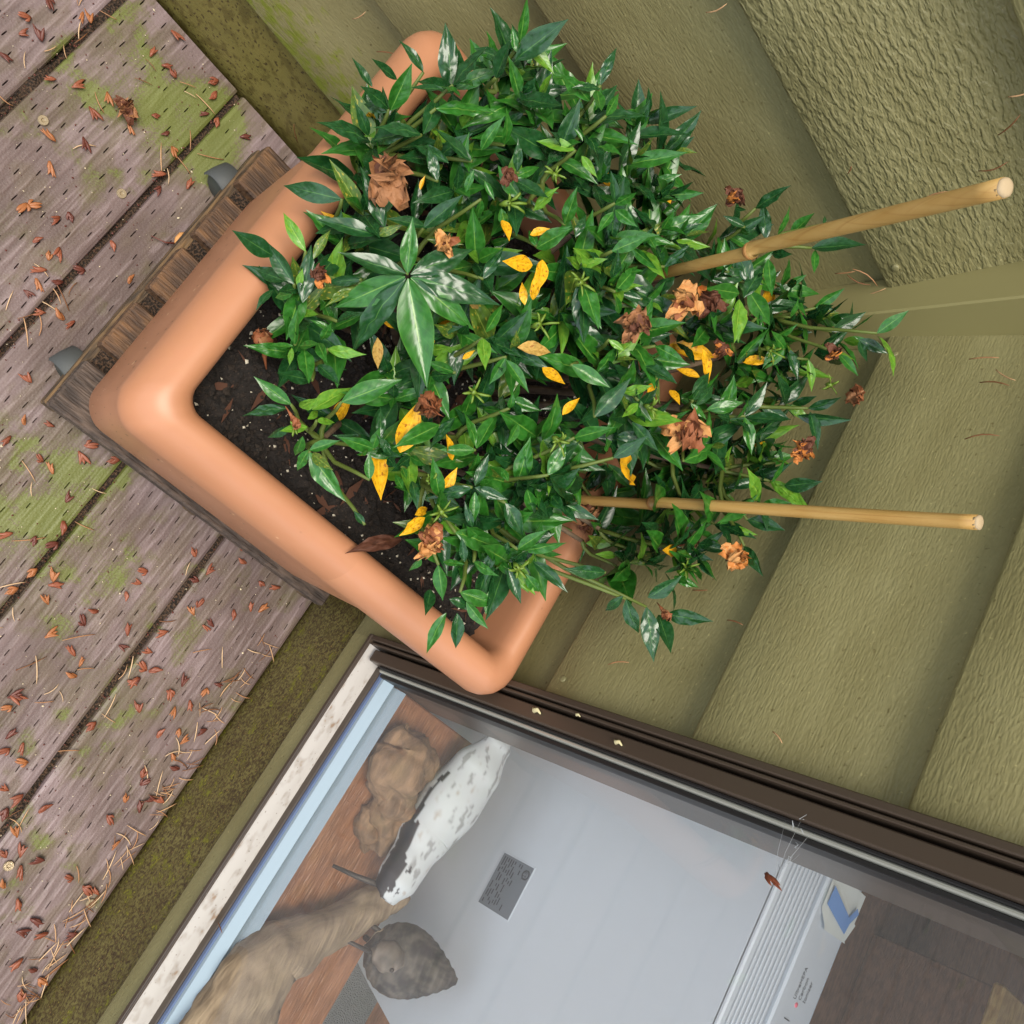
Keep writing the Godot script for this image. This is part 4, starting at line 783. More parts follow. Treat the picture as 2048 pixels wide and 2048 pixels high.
# ---------------------------------------------------------------- house
# one lapped board on a wall. o = start of the lower front edge, d = direction along, n = outward
func siding_board(o: Vector3, d: Vector3, n: Vector3, length: float, height: float, lean: float, bump_scale := 0.6, uoff := 0.0) -> ArrayMesh:
	var st := begin()
	var up := Vector3.UP
	var thick := 0.021
	var wig := noise(int(o.y * 1000) + 5, 3.0, 2)
	# profile from the hidden back of the butt, round the lower edge, up to the top
	var prof := [[-thick, 0.0], [-0.0035, 0.0], [-0.0010, 0.0012], [0.0, 0.0038], [-lean * 0.34, height * 0.34], [-lean * 0.67, height * 0.67], [-lean, height + 0.004]]
	var segs := maxi(2, int(length / 0.05))
	st.set_smooth_group(0)
	for j in prof.size():
		for i in segs + 1:
			var s := length * i / segs
			var w := wig.get_noise_1d(s) * 0.0012
			var p: Vector3 = o + d * s + n * (prof[j][0] + w) + up * prof[j][1]
			st.set_uv(Vector2((s + uoff) / bump_scale, 1.0 - prof[j][1] / 0.157))
			st.add_vertex(p)
	for j in prof.size() - 1:
		for i in segs:
			var a := j * (segs + 1) + i
			var q := [a, a + 1, a + segs + 2, a + segs + 1]
			var flip := d.cross(up).dot(n) > 0.0
			for t in [[q[0], q[1], q[2]], [q[0], q[2], q[3]]]:
				st.add_index(t[0])
				if flip:
					st.add_index(t[2]); st.add_index(t[1])
				else:
					st.add_index(t[1]); st.add_index(t[2])
	st.generate_normals()
	st.generate_tangents()
	return st.commit()

func build_house() -> void:
	var house := thing("house")
	tag(house, "olive-green lap-sided house corner with a brown-framed window beside the planter", "house")
	var laps := [-0.03, 0.127, 0.2815, 0.436, 0.5905, 0.746, 0.901, 1.056, 1.211, 1.366, 1.521, 1.676, 1.831, 1.986, 2.141]
	for i in laps.size():
		var y: float = laps[i]
		var hgt: float = (laps[i + 1] - y) if i + 1 < laps.size() else 0.155
		# wall A faces +X, runs along +Z
		var xa := -0.557 if i > 0 else -0.5635
		var ma: Material = M.siding
		if i == 0: ma = M.siding_dirty
		if i == 1: ma = M.siding_algae
		if i == 4: ma = M.siding_crazed
		part("siding_board", siding_board(Vector3(xa, y, -0.500), Vector3(0, 0, 1), Vector3(1, 0, 0), 2.4, hgt, 0.016 if i > 0 else 0.007, 0.6, i * 0.37), ma, house)
		# wall B faces +Z, runs along +X up to the window
		var zb := -0.507 if i > 0 else -0.513
		var mb: Material = M.siding_mossy if i == 0 else M.siding
		if i == 0:
			part("siding_board", siding_board(Vector3(-0.55, y, zb), Vector3(1, 0, 0), Vector3(0, 0, 1), 2.6, hgt, 0.005, 0.6, 0.1), mb, house)
		elif i == 1:
			part("siding_board", siding_board(Vector3(-0.535, y, zb), Vector3(1, 0, 0), Vector3(0, 0, 1), 0.386, hgt, 0.016, 0.6, 0.5), mb, house)
			part("siding_board", siding_board(Vector3(-0.149, y, zb), Vector3(1, 0, 0), Vector3(0, 0, 1), 2.2, 0.053, 0.004, 0.6, 0.886), M.siding, house)
		else:
			part("siding_board", siding_board(Vector3(-0.535, y, zb), Vector3(1, 0, 0), Vector3(0, 0, 1), 0.386, hgt, 0.016, 0.6, i * 0.53), mb, house)
	# sheathing behind the boards
	part("wall_core", box_between(Vector3(-0.70, -0.2, -0.60), Vector3(-0.5790, 2.3, 1.9), 0.002), M.wall_in, house)
	part("wall_core", box_between(Vector3(-0.5785, -0.2, -0.60), Vector3(-0.1505, 2.3, -0.5290), 0.002), M.wall_in, house)
	part("wall_core", box_between(Vector3(-0.1500, -0.2, -0.60), Vector3(2.0, 0.1745, -0.5290), 0.002), M.wall_in, house)
	part("wall_core", box_between(Vector3(-0.1500, 1.42, -0.60), Vector3(2.0, 2.3, -0.5085), 0.002), M.wall_in, house)
	part("wall_core", box_between(Vector3(1.25, 0.175, -0.60), Vector3(2.0, 1.4195, -0.5085), 0.002), M.wall_in, house)
	# the square stick in the corner
	part("corner_trim", box_between(Vector3(-0.5695, -0.03, -0.5200), Vector3(-0.529, 2.3, -0.4795), 0.0015), M.trim, house)
	# painted nail heads
	for p in [Vector3(-0.167, 0.449, -0.5084), Vector3(-0.168, 0.604, -0.5084), Vector3(-0.165, 0.757, -0.5084), Vector3(-0.51, 0.604, -0.5084)]:
		var o := part("nail_head", tube_mesh([Vector3(0, 0, -0.003), Vector3(0, 0, 0.0004), Vector3(0, 0, 0.0007)], [0.0029, 0.0029, 0.0023], 14), M.nail, house, p)
		o.rotation.x = -0.10
	var o2 := part("nail_head", tube_mesh([Vector3(-0.003, 0, 0), Vector3(0.0006, 0, 0), Vector3(0.001, 0, 0)], [0.0032, 0.0032, 0.0027], 12), M.nail, house, Vector3(-0.5568, 0.606, -0.46))
	o2.rotation.z = 0.07
	build_window(house)

func build_window(house: Node3D) -> void:
	var win := Node3D.new()
	win.name = "window"
	house.add_child(win, true)
	var top := 1.42
	var xr := 1.25
	# left jamb: outer lip, channel, face
	part("outer_lip", box_between(Vector3(-0.1500, 0.1765, -0.5210), Vector3(-0.1445, top, -0.4975), 0.0008), M.frame, win)
	part("outer_lip", box_between(Vector3(-0.1430, 0.1830, -0.5220), Vector3(-0.1405, top, -0.5000), 0.0006), M.frame, win)
	part("jamb", box_between(Vector3(-0.1375, 0.1900, -0.5300), Vector3(-0.1250, top, -0.5030), 0.0010), M.frame, win)
	part("jamb", box_between(Vector3(-0.1480, 0.1830, -0.5320), Vector3(-0.1250, top, -0.5225), 0.0005), M.gasket, win)
	part("gasket", box_between(Vector3(-0.1248, 0.2050, -0.5310), Vector3(-0.1225, top, -0.5085), 0.0005), M.gasket, win)
	part("glazing_bead", box_between(Vector3(-0.1224, 0.2050, -0.5300), Vector3(-0.1192, top, -0.5110), 0.0010), M.bead, win)
	part("gasket", box_between(Vector3(-0.1190, 0.2050, -0.5310), Vector3(-0.1155, top, -0.5150), 0.0005), M.gasket, win)
	# bottom: lip, pale ledge, rail, beads
	part("outer_lip", box_between(Vector3(-0.1500, 0.1745, -0.5210), Vector3(xr, 0.1805, -0.4965), 0.0008), M.frame, win)
	var lg := grid(60, 3, func(i: int, j: int) -> Array:
		var x := -0.1400 + (xr + 0.140) * i / 60.0
		var y: float = [0.1815, 0.1835, 0.1845, 0.1860][j]
		var z: float = [-0.4985, -0.5000, -0.5130, -0.5195][j]
		return [Vector3(x, y, z), Vector2(x * 1.2, j / 3.0)])
	part("ledge", lg, M.ledge, win)
	part("outer_lip", box_between(Vector3(-0.1400, 0.1800, -0.5210), Vector3(xr, 0.1822, -0.4972), 0.0006), M.frame, win)
	part("bottom_rail", box_between(Vector3(-0.1250, 0.1780, -0.5320), Vector3(xr, 0.1955, -0.5190), 0.0010), M.frame, win)
	part("gasket", box_between(Vector3(-0.1225, 0.1957, -0.5290), Vector3(xr, 0.2030, -0.5195), 0.0015), M.bead_blue, win)
	part("glazing_bead", wedge(-0.1190, xr, 0.2032, -0.5290, -0.5205, 0.0125), M.spacer, win)
	part("inner_bead", wedge(-0.1150, xr, 0.2000, -0.5420, -0.5330, 0.0230), M.spacer, win)
	# the two panes
	part("pane", box_between(Vector3(-0.1158, 0.2050, -0.5318), Vector3(xr, top - 0.02, -0.5290), 0.0002), M.glass, win)
	# head and right jamb
	part("head", box_between(Vector3(-0.1400, top - 0.02, -0.5320), Vector3(xr, top, -0.5000), 0.001), M.frame, win)
	# inside lining and sill board
	part("inner_lining", box_between(Vector3(-0.1500, 0.1800, -0.6000), Vector3(-0.1190, top, -0.5335), 0.001), M.frame, win)
	part("sill_board", box_between(Vector3(-0.1185, 0.1800, -0.6840), Vector3(xr, 0.2000, -0.5335), 0.002), M.sill_wood, win)

func wedge(x0: float, x1: float, y: float, zback: float, zfront: float, rise: float) -> ArrayMesh:
	var st := begin()
	st.set_smooth_group(-1)
	var a := Vector3(x0, y, zfront)
	var b := Vector3(x0, y + rise * 0.35, zfront)
	var c := Vector3(x0, y + rise, zback)
	var d := Vector3(x0, y, zback)
	var l := Vector3(x1 - x0, 0, 0)
	quad(st, a, b, b + l, a + l, Vector3(0, 0, 1))
	quad(st, b, c, c + l, b + l, Vector3(0, 1, 1))
	quad(st, d, c, c + l, d + l, Vector3(0, 0, -1))
	quad(st, a, d, d + l, a + l, Vector3(0, -1, 0))
	quad(st, a, b, c, d, Vector3(-1, 0, 0))
	quad(st, a + l, b + l, c + l, d + l, Vector3(1, 0, 0))
	return flat_done(st)

# ---------------------------------------------------------------- the room behind the glass
func build_room() -> void:
	var fl := part("room_floor", box_between(Vector3(-2.2, -0.20, -3.6), Vector3(2.2, -0.10, -0.601), 0.001), M.floor_in, self)
	tag(fl, "dim brown floor of the room behind the window", "floor", "", "structure")
	var ce := part("room_ceiling", box_between(Vector3(-2.2, 2.3, -3.6), Vector3(2.2, 2.4, -0.40), 0.001), M.wall_in, self)
	tag(ce, "white ceiling of the room behind the window", "ceiling", "", "structure")
	var wl := part("room_wall", box_between(Vector3(-2.2, -0.1, -3.7), Vector3(2.2, 2.3, -3.6), 0.001), M.wall_in, self)
	tag(wl, "pale back wall of the room behind the window", "wall", "", "structure")
	var wl2 := part("room_wall", box_between(Vector3(-2.3, -0.1, -3.6), Vector3(-2.2, 2.3, -0.60), 0.001), M.wall_in, self)
	tag(wl2, "pale side wall of the room behind the siding", "wall", "", "structure")
	var wl4 := part("room_wall", box_between(Vector3(-2.2, -0.1, -0.70), Vector3(-0.701, 2.3, -0.601), 0.001), M.wall_in, self)
	tag(wl4, "pale inner wall behind the left-hand siding", "wall", "", "structure")
	var rug := part("rug", box_between(Vector3(-0.6, -0.0998, -1.00), Vector3(1.6, -0.090, -0.69), 0.003), M.rug, self)
	tag(rug, "grey speckled rug on the room floor under the window", "rug")

# ---------------------------------------------------------------- caddy
func build_caddy() -> void:
	var c := thing("plant_caddy", Vector3(-0.3335, 0, -0.3135))
	c.rotation.y = 0.0164
	tag(c, "slatted wooden plant caddy on casters under the terracotta planter", "plant caddy")
	var half := 0.176
	for i in 5:
		var x := -half + 0.0275 + i * 0.0742
		part("slat", box_between(Vector3(x - 0.0275, 0.046, -half), Vector3(x + 0.0275, 0.065 + rr(-0.001, 0.001), half), 0.002), M.slat_grey if i == 4 else M.slat, c)
	for z in [-half + 0.012, 0.0, half - 0.0065]:
		part("rail", box_between(Vector3(-half + 0.002, 0.026, z - 0.0075), Vector3(half - 0.002, 0.0457, z + 0.0085), 0.0015), M.rail, c)
	for p in [Vector3(-0.128, 0, 0.176), Vector3(0.128, 0, 0.172), Vector3(-0.13, 0, -0.13), Vector3(0.13, 0, -0.13)]:
		var k := Node3D.new()
		k.name = "caster"
		c.add_child(k, true)
		k.position = p
		k.rotation.y = rr(-0.4, 0.4)
		part("wheel", tube_mesh([Vector3(-0.010, 0.0175, 0), Vector3(-0.008, 0.0175, 0), Vector3(0.008, 0.0175, 0), Vector3(0.010, 0.0175, 0)], [0.0150, 0.0172, 0.0172, 0.0150], 24), M.rubber, k)
		var hood := grid(16, 4, func(i: int, j: int) -> Array:
			var a := PI * i / 16.0
			var x: float = [-0.014, -0.0125, 0.0, 0.0125, 0.014][j]
			var r: float = [0.0185, 0.0205, 0.0212, 0.0205, 0.0185][j]
			return [Vector3(x, 0.0175 + sin(a) * r, cos(a) * r), Vector2(i, j)])
		part("hood", hood, M.wheel, k)
	# leaf mould lodged between the slats
	for i in 4:
		var x := -half + 0.064 + i * 0.0742 + 0.0006
		var n := noise(500 + i, 60.0, 3)
		var d := grid(6, 40, func(a: int, b: int) -> Array:
			var px := x - 0.0105 + 0.019 * a / 6.0
			var pz := -half + 0.01 + (2 * half - 0.016) * b / 40.0
			return [Vector3(px, 0.050 + n.get_noise_2d(px * 2, pz) * 0.006, pz), Vector2(a, b)])
		var o := part("leaf_mould", d, M.debris, c)
		o.set_meta("kind", "stuff")

# ---------------------------------------------------------------- planter
func ring_pt(half: float, r: float, t: float) -> Vector3:
	# point on a rounded square, t in 0..1 round the perimeter
	var q := int(floor(t * 4.0)) % 4
	var f := fposmod(t * 4.0, 1.0)
	var p := Vector2.ZERO
	# each quarter: half a side, corner, half a side
	var e := half - r
	if f < 0.35:
		p = Vector2(half, lerpf(0.0, e, f / 0.35))
	elif f < 0.65:
		var a := (f - 0.35) / 0.30 * PI / 2
		p = Vector2(e + cos(a) * r, e + sin(a) * r)
	else:
		p = Vector2(lerpf(e, 0.0, (f - 0.65) / 0.35), half)
	p = p.rotated(q * PI / 2)
	return Vector3(p.x, 0, p.y)

func build_planter() -> void:
	var pl := thing("planter", Vector3(-0.3155, 0.065, -0.3085))
	pl.rotation.y = 0.0164
	tag(pl, "square terracotta-coloured planter with a rolled rim in the wall corner", "planter")
	var prof := [[0.10, 0.002, 0.02], [0.136, 0.0, 0.030], [0.143, 0.003, 0.030], [0.1455, 0.010, 0.030], [0.152, 0.11, 0.029], [0.158, 0.21, 0.027], [0.1635, 0.29, 0.026], [0.1645, 0.300, 0.026], [0.1700, 0.3015, 0.025], [0.1765, 0.3030, 0.025], [0.1808, 0.3075, 0.025], [0.1826, 0.3140, 0.025], [0.1824, 0.3225, 0.0245], [0.1806, 0.3310, 0.024], [0.1772, 0.3385, 0.023], [0.1722, 0.3445, 0.022], [0.1662, 0.3480, 0.020], [0.1602, 0.3488, 0.018], [0.1550, 0.3470, 0.016], [0.1515, 0.3425, 0.014], [0.1498, 0.3360, 0.013], [0.1490, 0.325, 0.013], [0.1475, 0.29, 0.013], [0.143, 0.20, 0.013], [0.136, 0.03, 0.013], [0.0, 0.03, 0.0]]
	var n := 160
	var np := prof.size() - 1
	var body := grid(n, np, func(i: int, j: int) -> Array:
		var t := float(n - i) / n
		var p := ring_pt(prof[j][0] + (lerpf(0.0055, 0.0115, clampf(prof[j][1] / 0.3, 0, 1))), prof[j][2], fposmod(t, 1.0))
		p.y = prof[j][1]
		return [p, Vector2(float(i) / n * 1.2, clampf(prof[j][1] * 1.25, 0, 0.44) if j < 8 else 0.5 + (j - 8) * 0.025)])
	part("shell", body, M.terracotta, pl)
	# soil
	var so := thing("potting_soil", Vector3(-0.3155, 0.362, -0.3085))
	so.rotation.y = 0.0164
	tag(so, "dark crumbly potting soil filling the terracotta planter", "soil", "", "stuff")
	var n1 := noise(601, 22.0, 4)
	var n2 := noise(602, 120.0, 3)
	var sm := grid(110, 110, func(i: int, j: int) -> Array:
		var x := lerpf(-0.1598, 0.1598, i / 110.0)
		var z := lerpf(-0.1598, 0.1598, j / 110.0)
		var y := n1.get_noise_2d(x, z) * 0.014 + n2.get_noise_2d(x, z) * 0.008
		return [Vector3(x, y, z), Vector2(x * 7, z * 7)])
	part("soil_surface", sm, M.soil, so)
	var crumbs := begin()
	crumbs.set_smooth_group(-1)
	for i in 2600:
		var x := rr(-0.151, 0.151)
		var z := rr(-0.151, 0.151)
		var y := n1.get_noise_2d(x, z) * 0.014 + n2.get_noise_2d(x, z) * 0.008
		add_crumb(crumbs, Vector3(x, y + 0.0005, z), rr(0.0008, 0.0030))
	part("crumbs", flat_done(crumbs), M.soil, so)
	var pe := begin()
	pe.set_smooth_group(-1)
	for i in 750:
		var x := rr(-0.151, 0.151)
		var z := rr(-0.151, 0.151)
		var y := n1.get_noise_2d(x, z) * 0.014 + n2.get_noise_2d(x, z) * 0.008
		add_crumb(pe, Vector3(x, y + 0.001, z), rr(0.0004, 0.0016))
	part("perlite", flat_done(pe), M.perlite, so)
	var ch := begin()
	ch.set_smooth_group(-1)
	for i in 160:
		var x := rr(-0.148, 0.148)
		var z := rr(-0.148, 0.148)
		var y := n1.get_noise_2d(x, z) * 0.012 + 0.002
		var a := rr(0, TAU)
		var l := rr(0.004, 0.016)
		var d := Vector3(cos(a), rr(-0.2, 0.2), sin(a)) * l
		var w := Vector3(-sin(a), rr(-0.3, 0.3), cos(a)) * l * rr(0.08, 0.3)
		var p := Vector3(x, y, z)
		quad(ch, p - d, p + w, p + d, p - w, Vector3.UP)
	part("bark_chips", flat_done(ch), M.chip, so)

func add_crumb(st: SurfaceTool, p: Vector3, r: float) -> void:
	var v := []
	for d in [Vector3(1, 0, 0), Vector3(0, 0, 1), Vector3(-1, 0, 0), Vector3(0, 0, -1), Vector3(0, 1, 0)]:
		v.append(p + d * r * rr(0.6, 1.3) + Vector3(rr(-r, r), rr(-r, r), rr(-r, r)) * 0.25)
	for k in 4:
		tri(st, v[k], v[(k + 1) % 4], v[4], (v[k] + v[(k + 1) % 4]) * 0.5 - p + Vector3(0, r * 0.5, 0))

# ---------------------------------------------------------------- gardenia
var leaf_shapes: Array = []

func make_leaf(width: float, droop: float, fold: float, twist: float, wave: float, s: int) -> ArrayMesh:
	var n := noise(s, 1.6, 2)
	return grid(6, 12, func(i: int, j: int) -> Array:
		var u := i / 3.0 - 1.0
		var t := j / 12.0
		var shape := pow(sin(PI * pow(t, 0.84)), 1.12) * (1.0 - 0.22 * t)
		var w := width * 0.5 * (shape + 0.035 * (1.0 - t))
		if j == 12: w = width * 0.008
		var tw := twist * t
		var x := u * w
		var y := absf(u) * w * fold + wave * n.get_noise_2d(u * 0.6 + 3.0, t * 2.4) * w * 1.2
		var p := Vector3(x * cos(tw) - y * sin(tw), x * sin(tw) + y * cos(tw), 0)
		p.y += -droop * t * t + droop * 0.45 * t
		p.z = t * (1.0 - droop * 0.2 * t)
		return [p, Vector2(0.5 + u * 0.5, t)])

func leaf_at(parent: Node, base: Vector3, tip: Vector3, up: Vector3, kind: int, wide: float) -> Array:
	var d := tip - base
	var l := d.length()
	var z := d / l
	var x := up.cross(z).normalized()
	var y := z.cross(x)
	var b := Basis(x * l * wide, y * l, z * l)
	var k := rng.randi() % leaf_shapes.size()
	return [Transform3D(b, base), k, kind]

func build_gardenia() -> void:
	for i in 8:
		leaf_shapes.append(make_leaf([0.33, 0.30, 0.36, 0.29, 0.34, 0.31, 0.37, 0.30][i], [0.10, 0.24, 0.02, 0.32, 0.16, -0.08, 0.2, 0.12][i], [0.30, 0.18, 0.42, 0.25, 0.12, 0.35, 0.22, 0.5][i], [0.0, 0.35, -0.25, 0.1, -0.4, 0.2, 0.0, -0.15][i], [0.15, 0.35, 0.1, 0.25, 0.45, 0.2, 0.3, 0.15][i], 700 + i))
	var root := Vector3(-0.315, 0.345, -0.305)
	var g := thing("gardenia_plant", root)
	tag(g, "bushy gardenia with glossy green leaves, yellowing leaves and withered flowers in the planter", "plant")
	var all := []
	var eye_up := Vector3(0.28, 0.80, 0.44).normalized()
	for i in LEAVES.size() / 7:
		var b := Vector3(LEAVES[i * 7], LEAVES[i * 7 + 1], LEAVES[i * 7 + 2]) - root
		var t := Vector3(LEAVES[i * 7 + 3], LEAVES[i * 7 + 4], LEAVES[i * 7 + 5]) - root
		var up := (eye_up + Vector3(rr(-0.45, 0.45), rr(-0.3, 0.3), rr(-0.45, 0.45))).normalized()
		all.append(leaf_at(g, b, t, up, int(LEAVES[i * 7 + 6]), rr(0.92, 1.2)))
	# fuller growth below the outermost leaves
	var rest := []
	for i in FILL.size() / 4:
		var p := Vector3(FILL[i * 4], FILL[i * 4 + 1], FILL[i * 4 + 2]) - root
		var dep: float = FILL[i * 4 + 3]
		var axis := (p.normalized() * 0.6 + Vector3(0.15, 0.9, 0.25) + Vector3(rr(-0.4, 0.4), 0, rr(-0.4, 0.4))).normalized()
		var sx := axis.cross(Vector3(rr(-1, 1), 0.1, rr(-1, 1)).normalized()).normalized()
		var sy := axis.cross(sx)
		var pairs := 3
		for k in pairs:
			for s in 2:
				var a := k * 1.45 + s * PI + rr(-0.35, 0.35)
				var tilt: float = [0.40, 0.80, 1.12][k] + rr(-0.2, 0.25)
				var dir := axis * cos(tilt) + (sx * cos(a) + sy * sin(a)) * sin(tilt)
				var len: float = [0.021, 0.034, 0.042][k] * rr(0.8, 1.25)
				var base := p - axis * (k * 0.008)
				var tip := base + dir * len
				var w := tip + root
				if w.x < -0.548 or w.z < -0.498: continue
				var kind := 0
				var q := rng.randf()
				if q > 0.45: kind = 1
				if q > 0.86: kind = 2
				if q > 0.93: kind = 3
				if q > 0.975 and dep > 0.03: kind = 4
				var e := leaf_at(g, base, tip, axis, kind, rr(0.9, 1.2))
				if dep < 0.03 and all.size() < 300 + 17: all.append(e)
				else: rest.append(e)
	# the largest 300 as leaves of their own
	all.sort_custom(func(a, b): return a[0].basis.z.length() > b[0].basis.z.length())
	for i in all.size():
		if i < 300:
			var o := part("leaf", leaf_shapes[all[i][1]], M.leaf[all[i][2]], g)
			o.transform = all[i][0]
			if all[i][2] == 4: o.set_meta("label", "yellowed leaf")
			if all[i][2] >= 5: o.set_meta("label", "withered brown leaf")
		else:
			rest.append(all[i])
	var mass := ArrayMesh.new()
	for kind in M.leaf.size():
		var st := begin()
		var any := false
		for e in rest:
			if e[2] == kind:
				st.append_from(leaf_shapes[e[1]], 0, e[0])
				any = true
		if any:
			st.commit(mass)
			mass.surface_set_material(mass.get_surface_count() - 1, M.leaf[kind])
	var mo := part("inner_foliage", mass, null, g)
	mo.set_meta("kind", "stuff")
	# stems
	var mains := []
	var i0 := 0
	while i0 < SHOOTS.size() / 3:
		var tipp := Vector3(SHOOTS[i0 * 3], SHOOTS[i0 * 3 + 1], SHOOTS[i0 * 3 + 2]) - root
		var e := tipp - tipp.normalized() * 0.028 - Vector3(0, 0.012, 0)
		var st0 := Vector3(clampf(e.x, -0.1, 0.1) * 0.35 + rr(-0.01, 0.01), 0.0, clampf(e.z, -0.1, 0.1) * 0.35 + rr(-0.01, 0.01))
		var m1 := st0.lerp(e, 0.45) + Vector3(rr(-0.01, 0.01), -0.018, rr(-0.01, 0.01))
		mains.append([st0, m1, e])
		part("stem", tube_mesh([st0, st0.lerp(m1, 0.5) + Vector3(rr(-0.006, 0.006), 0, rr(-0.006, 0.006)), m1, (m1 + e) * 0.5 + Vector3(rr(-0.008, 0.008), -0.006, rr(-0.008, 0.008)), e], [0.0042, 0.0036, 0.0030, 0.0025, 0.0019], 8, 1.0, 0.08), M.stem, g)
		i0 += 4
	for i in SHOOTS.size() / 3:
		var p := Vector3(SHOOTS[i * 3], SHOOTS[i * 3 + 1], SHOOTS[i * 3 + 2]) - root
		var best := Vector3.ZERO
		var bd := 9.0
		for m in mains:
			for f in [0.0, 0.4, 0.7, 1.0]:
				var q: Vector3 = m[1].lerp(m[2], f)
				var dd := q.distance_to(p - Vector3(0, 0.03, 0))
				if q.y < p.y - 0.01 and dd < bd:
					bd = dd
					best = q
		var mid := best.lerp(p, 0.55) + Vector3(0, -0.012, 0) + (p - best).cross(Vector3.UP) * rr(-0.12, 0.12)
		part("twig", tube_mesh([best, best.lerp(mid, 0.5) + Vector3(0, -0.003, 0), mid, mid.lerp(p, 0.55) + Vector3(0, 0.002, 0), p], [0.0020, 0.0018, 0.0016, 0.0014, 0.0010], 6), M.twig, g)
	# withered flowers
	for i in FLOWERS.size() / 5:
		var p := Vector3(FLOWERS[i * 5], FLOWERS[i * 5 + 1], FLOWERS[i * 5 + 2]) - root
		var s: float = FLOWERS[i * 5 + 3]
		var kind: int = int(FLOWERS[i * 5 + 4])
		var fl := Node3D.new()
		fl.name = "withered_flower"
		g.add_child(fl, true)
		fl.position = p
		wither(fl, s, kind)
	# green calyces left where flowers fell
	for i in CALYX.size() / 4:
		var p := Vector3(CALYX[i * 4], CALYX[i * 4 + 1], CALYX[i * 4 + 2]) - root
		var s: float = CALYX[i * 4 + 3]
		var st := begin()
		var ax := Vector3(rr(-0.2, 0.6), 0.9, rr(-0.2, 0.7)).normalized()
		var sx := ax.cross(Vector3(0.3, 0.2, 0.9)).normalized()
		var sy := ax.cross(sx)
		for k in 6:
			var a := TAU * k / 6.0 + rr(-0.4, 0.4)
			var d := sx * cos(a) + sy * sin(a)
			var l := s * rr(0.6, 1.45)
			var rise := rr(0.3, 2.0)
			add_tube(st, [d * 0.001, d * l * 0.4 + ax * l * 0.35 * rise, d * l * 0.8 + ax * l * 0.5 * rise, d * l + ax * l * 0.45 * rise], [0.0009, 0.0012, 0.0009, 0.0003], 4, 0.5)
		add_tube(st, [-ax * s * 0.9, -ax * s * 0.3, ax * 0.0012], [0.0009, 0.0022, 0.0018], 6)
		part("calyx", flat_done(st), M.sepal, g, p)

# crumpled petals round a core
func wither(parent: Node3D, s: float, kind: int) -> void:
	var ax := Vector3(rr(0.0, 0.5), rr(0.5, 1.0), rr(0.1, 0.7)).normalized()
	if kind == 3: ax = Vector3(rr(-0.5, 0.5), rr(0.2, 0.7), rr(-0.5, 0.5)).normalized()
	var sx := ax.cross(Vector3(0.31, 0.2, 0.93)).normalized()
	var sy := ax.cross(sx)
	var n := 10 if kind != 3 else 8
	for k in n:
		var a := TAU * k / n * 2.4 + rr(-0.3, 0.3)
		var d := (sx * cos(a) + sy * sin(a))
		var open := rr(0.5, 1.45) if kind != 3 else rr(-0.05, 0.14)
		var l := s * (0.52 if kind != 3 else 0.95) * rr(0.7, 1.15)
		var w := s * (0.15 if kind != 3 else 0.16) * rr(0.8, 1.4)
		var curl := rr(-0.9, 1.3) if kind != 3 else rr(-0.25, 0.05)
		var nz := noise(rng.randi() % 9999, 1.0, 2)
		var side := ax.cross(d).normalized()
		var ph := rr(0, TAU)
		var pm := grid(4, 7, func(i: int, j: int) -> Array:
			var u := i / 2.0 - 1.0
			var t := j / 7.0
			var ww := w * (0.25 + 1.0 * sin(PI * pow(t, 0.7) * 0.88))
			if kind == 3: ww = w * sin(PI * (0.06 + t * 0.86)) * 1.2
			var ang := open + curl * t * t
			var along: Vector3 = d * sin(ang) + ax * cos(ang)
			var nrm: Vector3 = d * cos(ang) - ax * sin(ang)
			var crump := nz.get_noise_2d(u * 1.3, t * 2.6) * s * 0.45 * t + sin(u * 3.0 + ph) * s * 0.03
			var pp: Vector3 = d * s * (0.05 if kind != 3 else 0.10 + 0.12 * sin(PI * t)) + along * l * t + side * u * ww + nrm * (crump - absf(u) * ww * 0.5)
			return [pp, Vector2(u, t)])
		part("petal", pm, M.petal[kind if rng.randf() > 0.25 else (kind + 2) % 5], parent)
	var core := tube_mesh([-ax * s * 0.75, -ax * s * 0.35, -ax * s * 0.1, ax * s * 0.12], [s * 0.035, s * 0.06, s * 0.12, s * 0.04], 7, 1.0, 0.15)
	part("flower_base", core, M.petal[2] if kind != 3 else M.petal[3], parent)

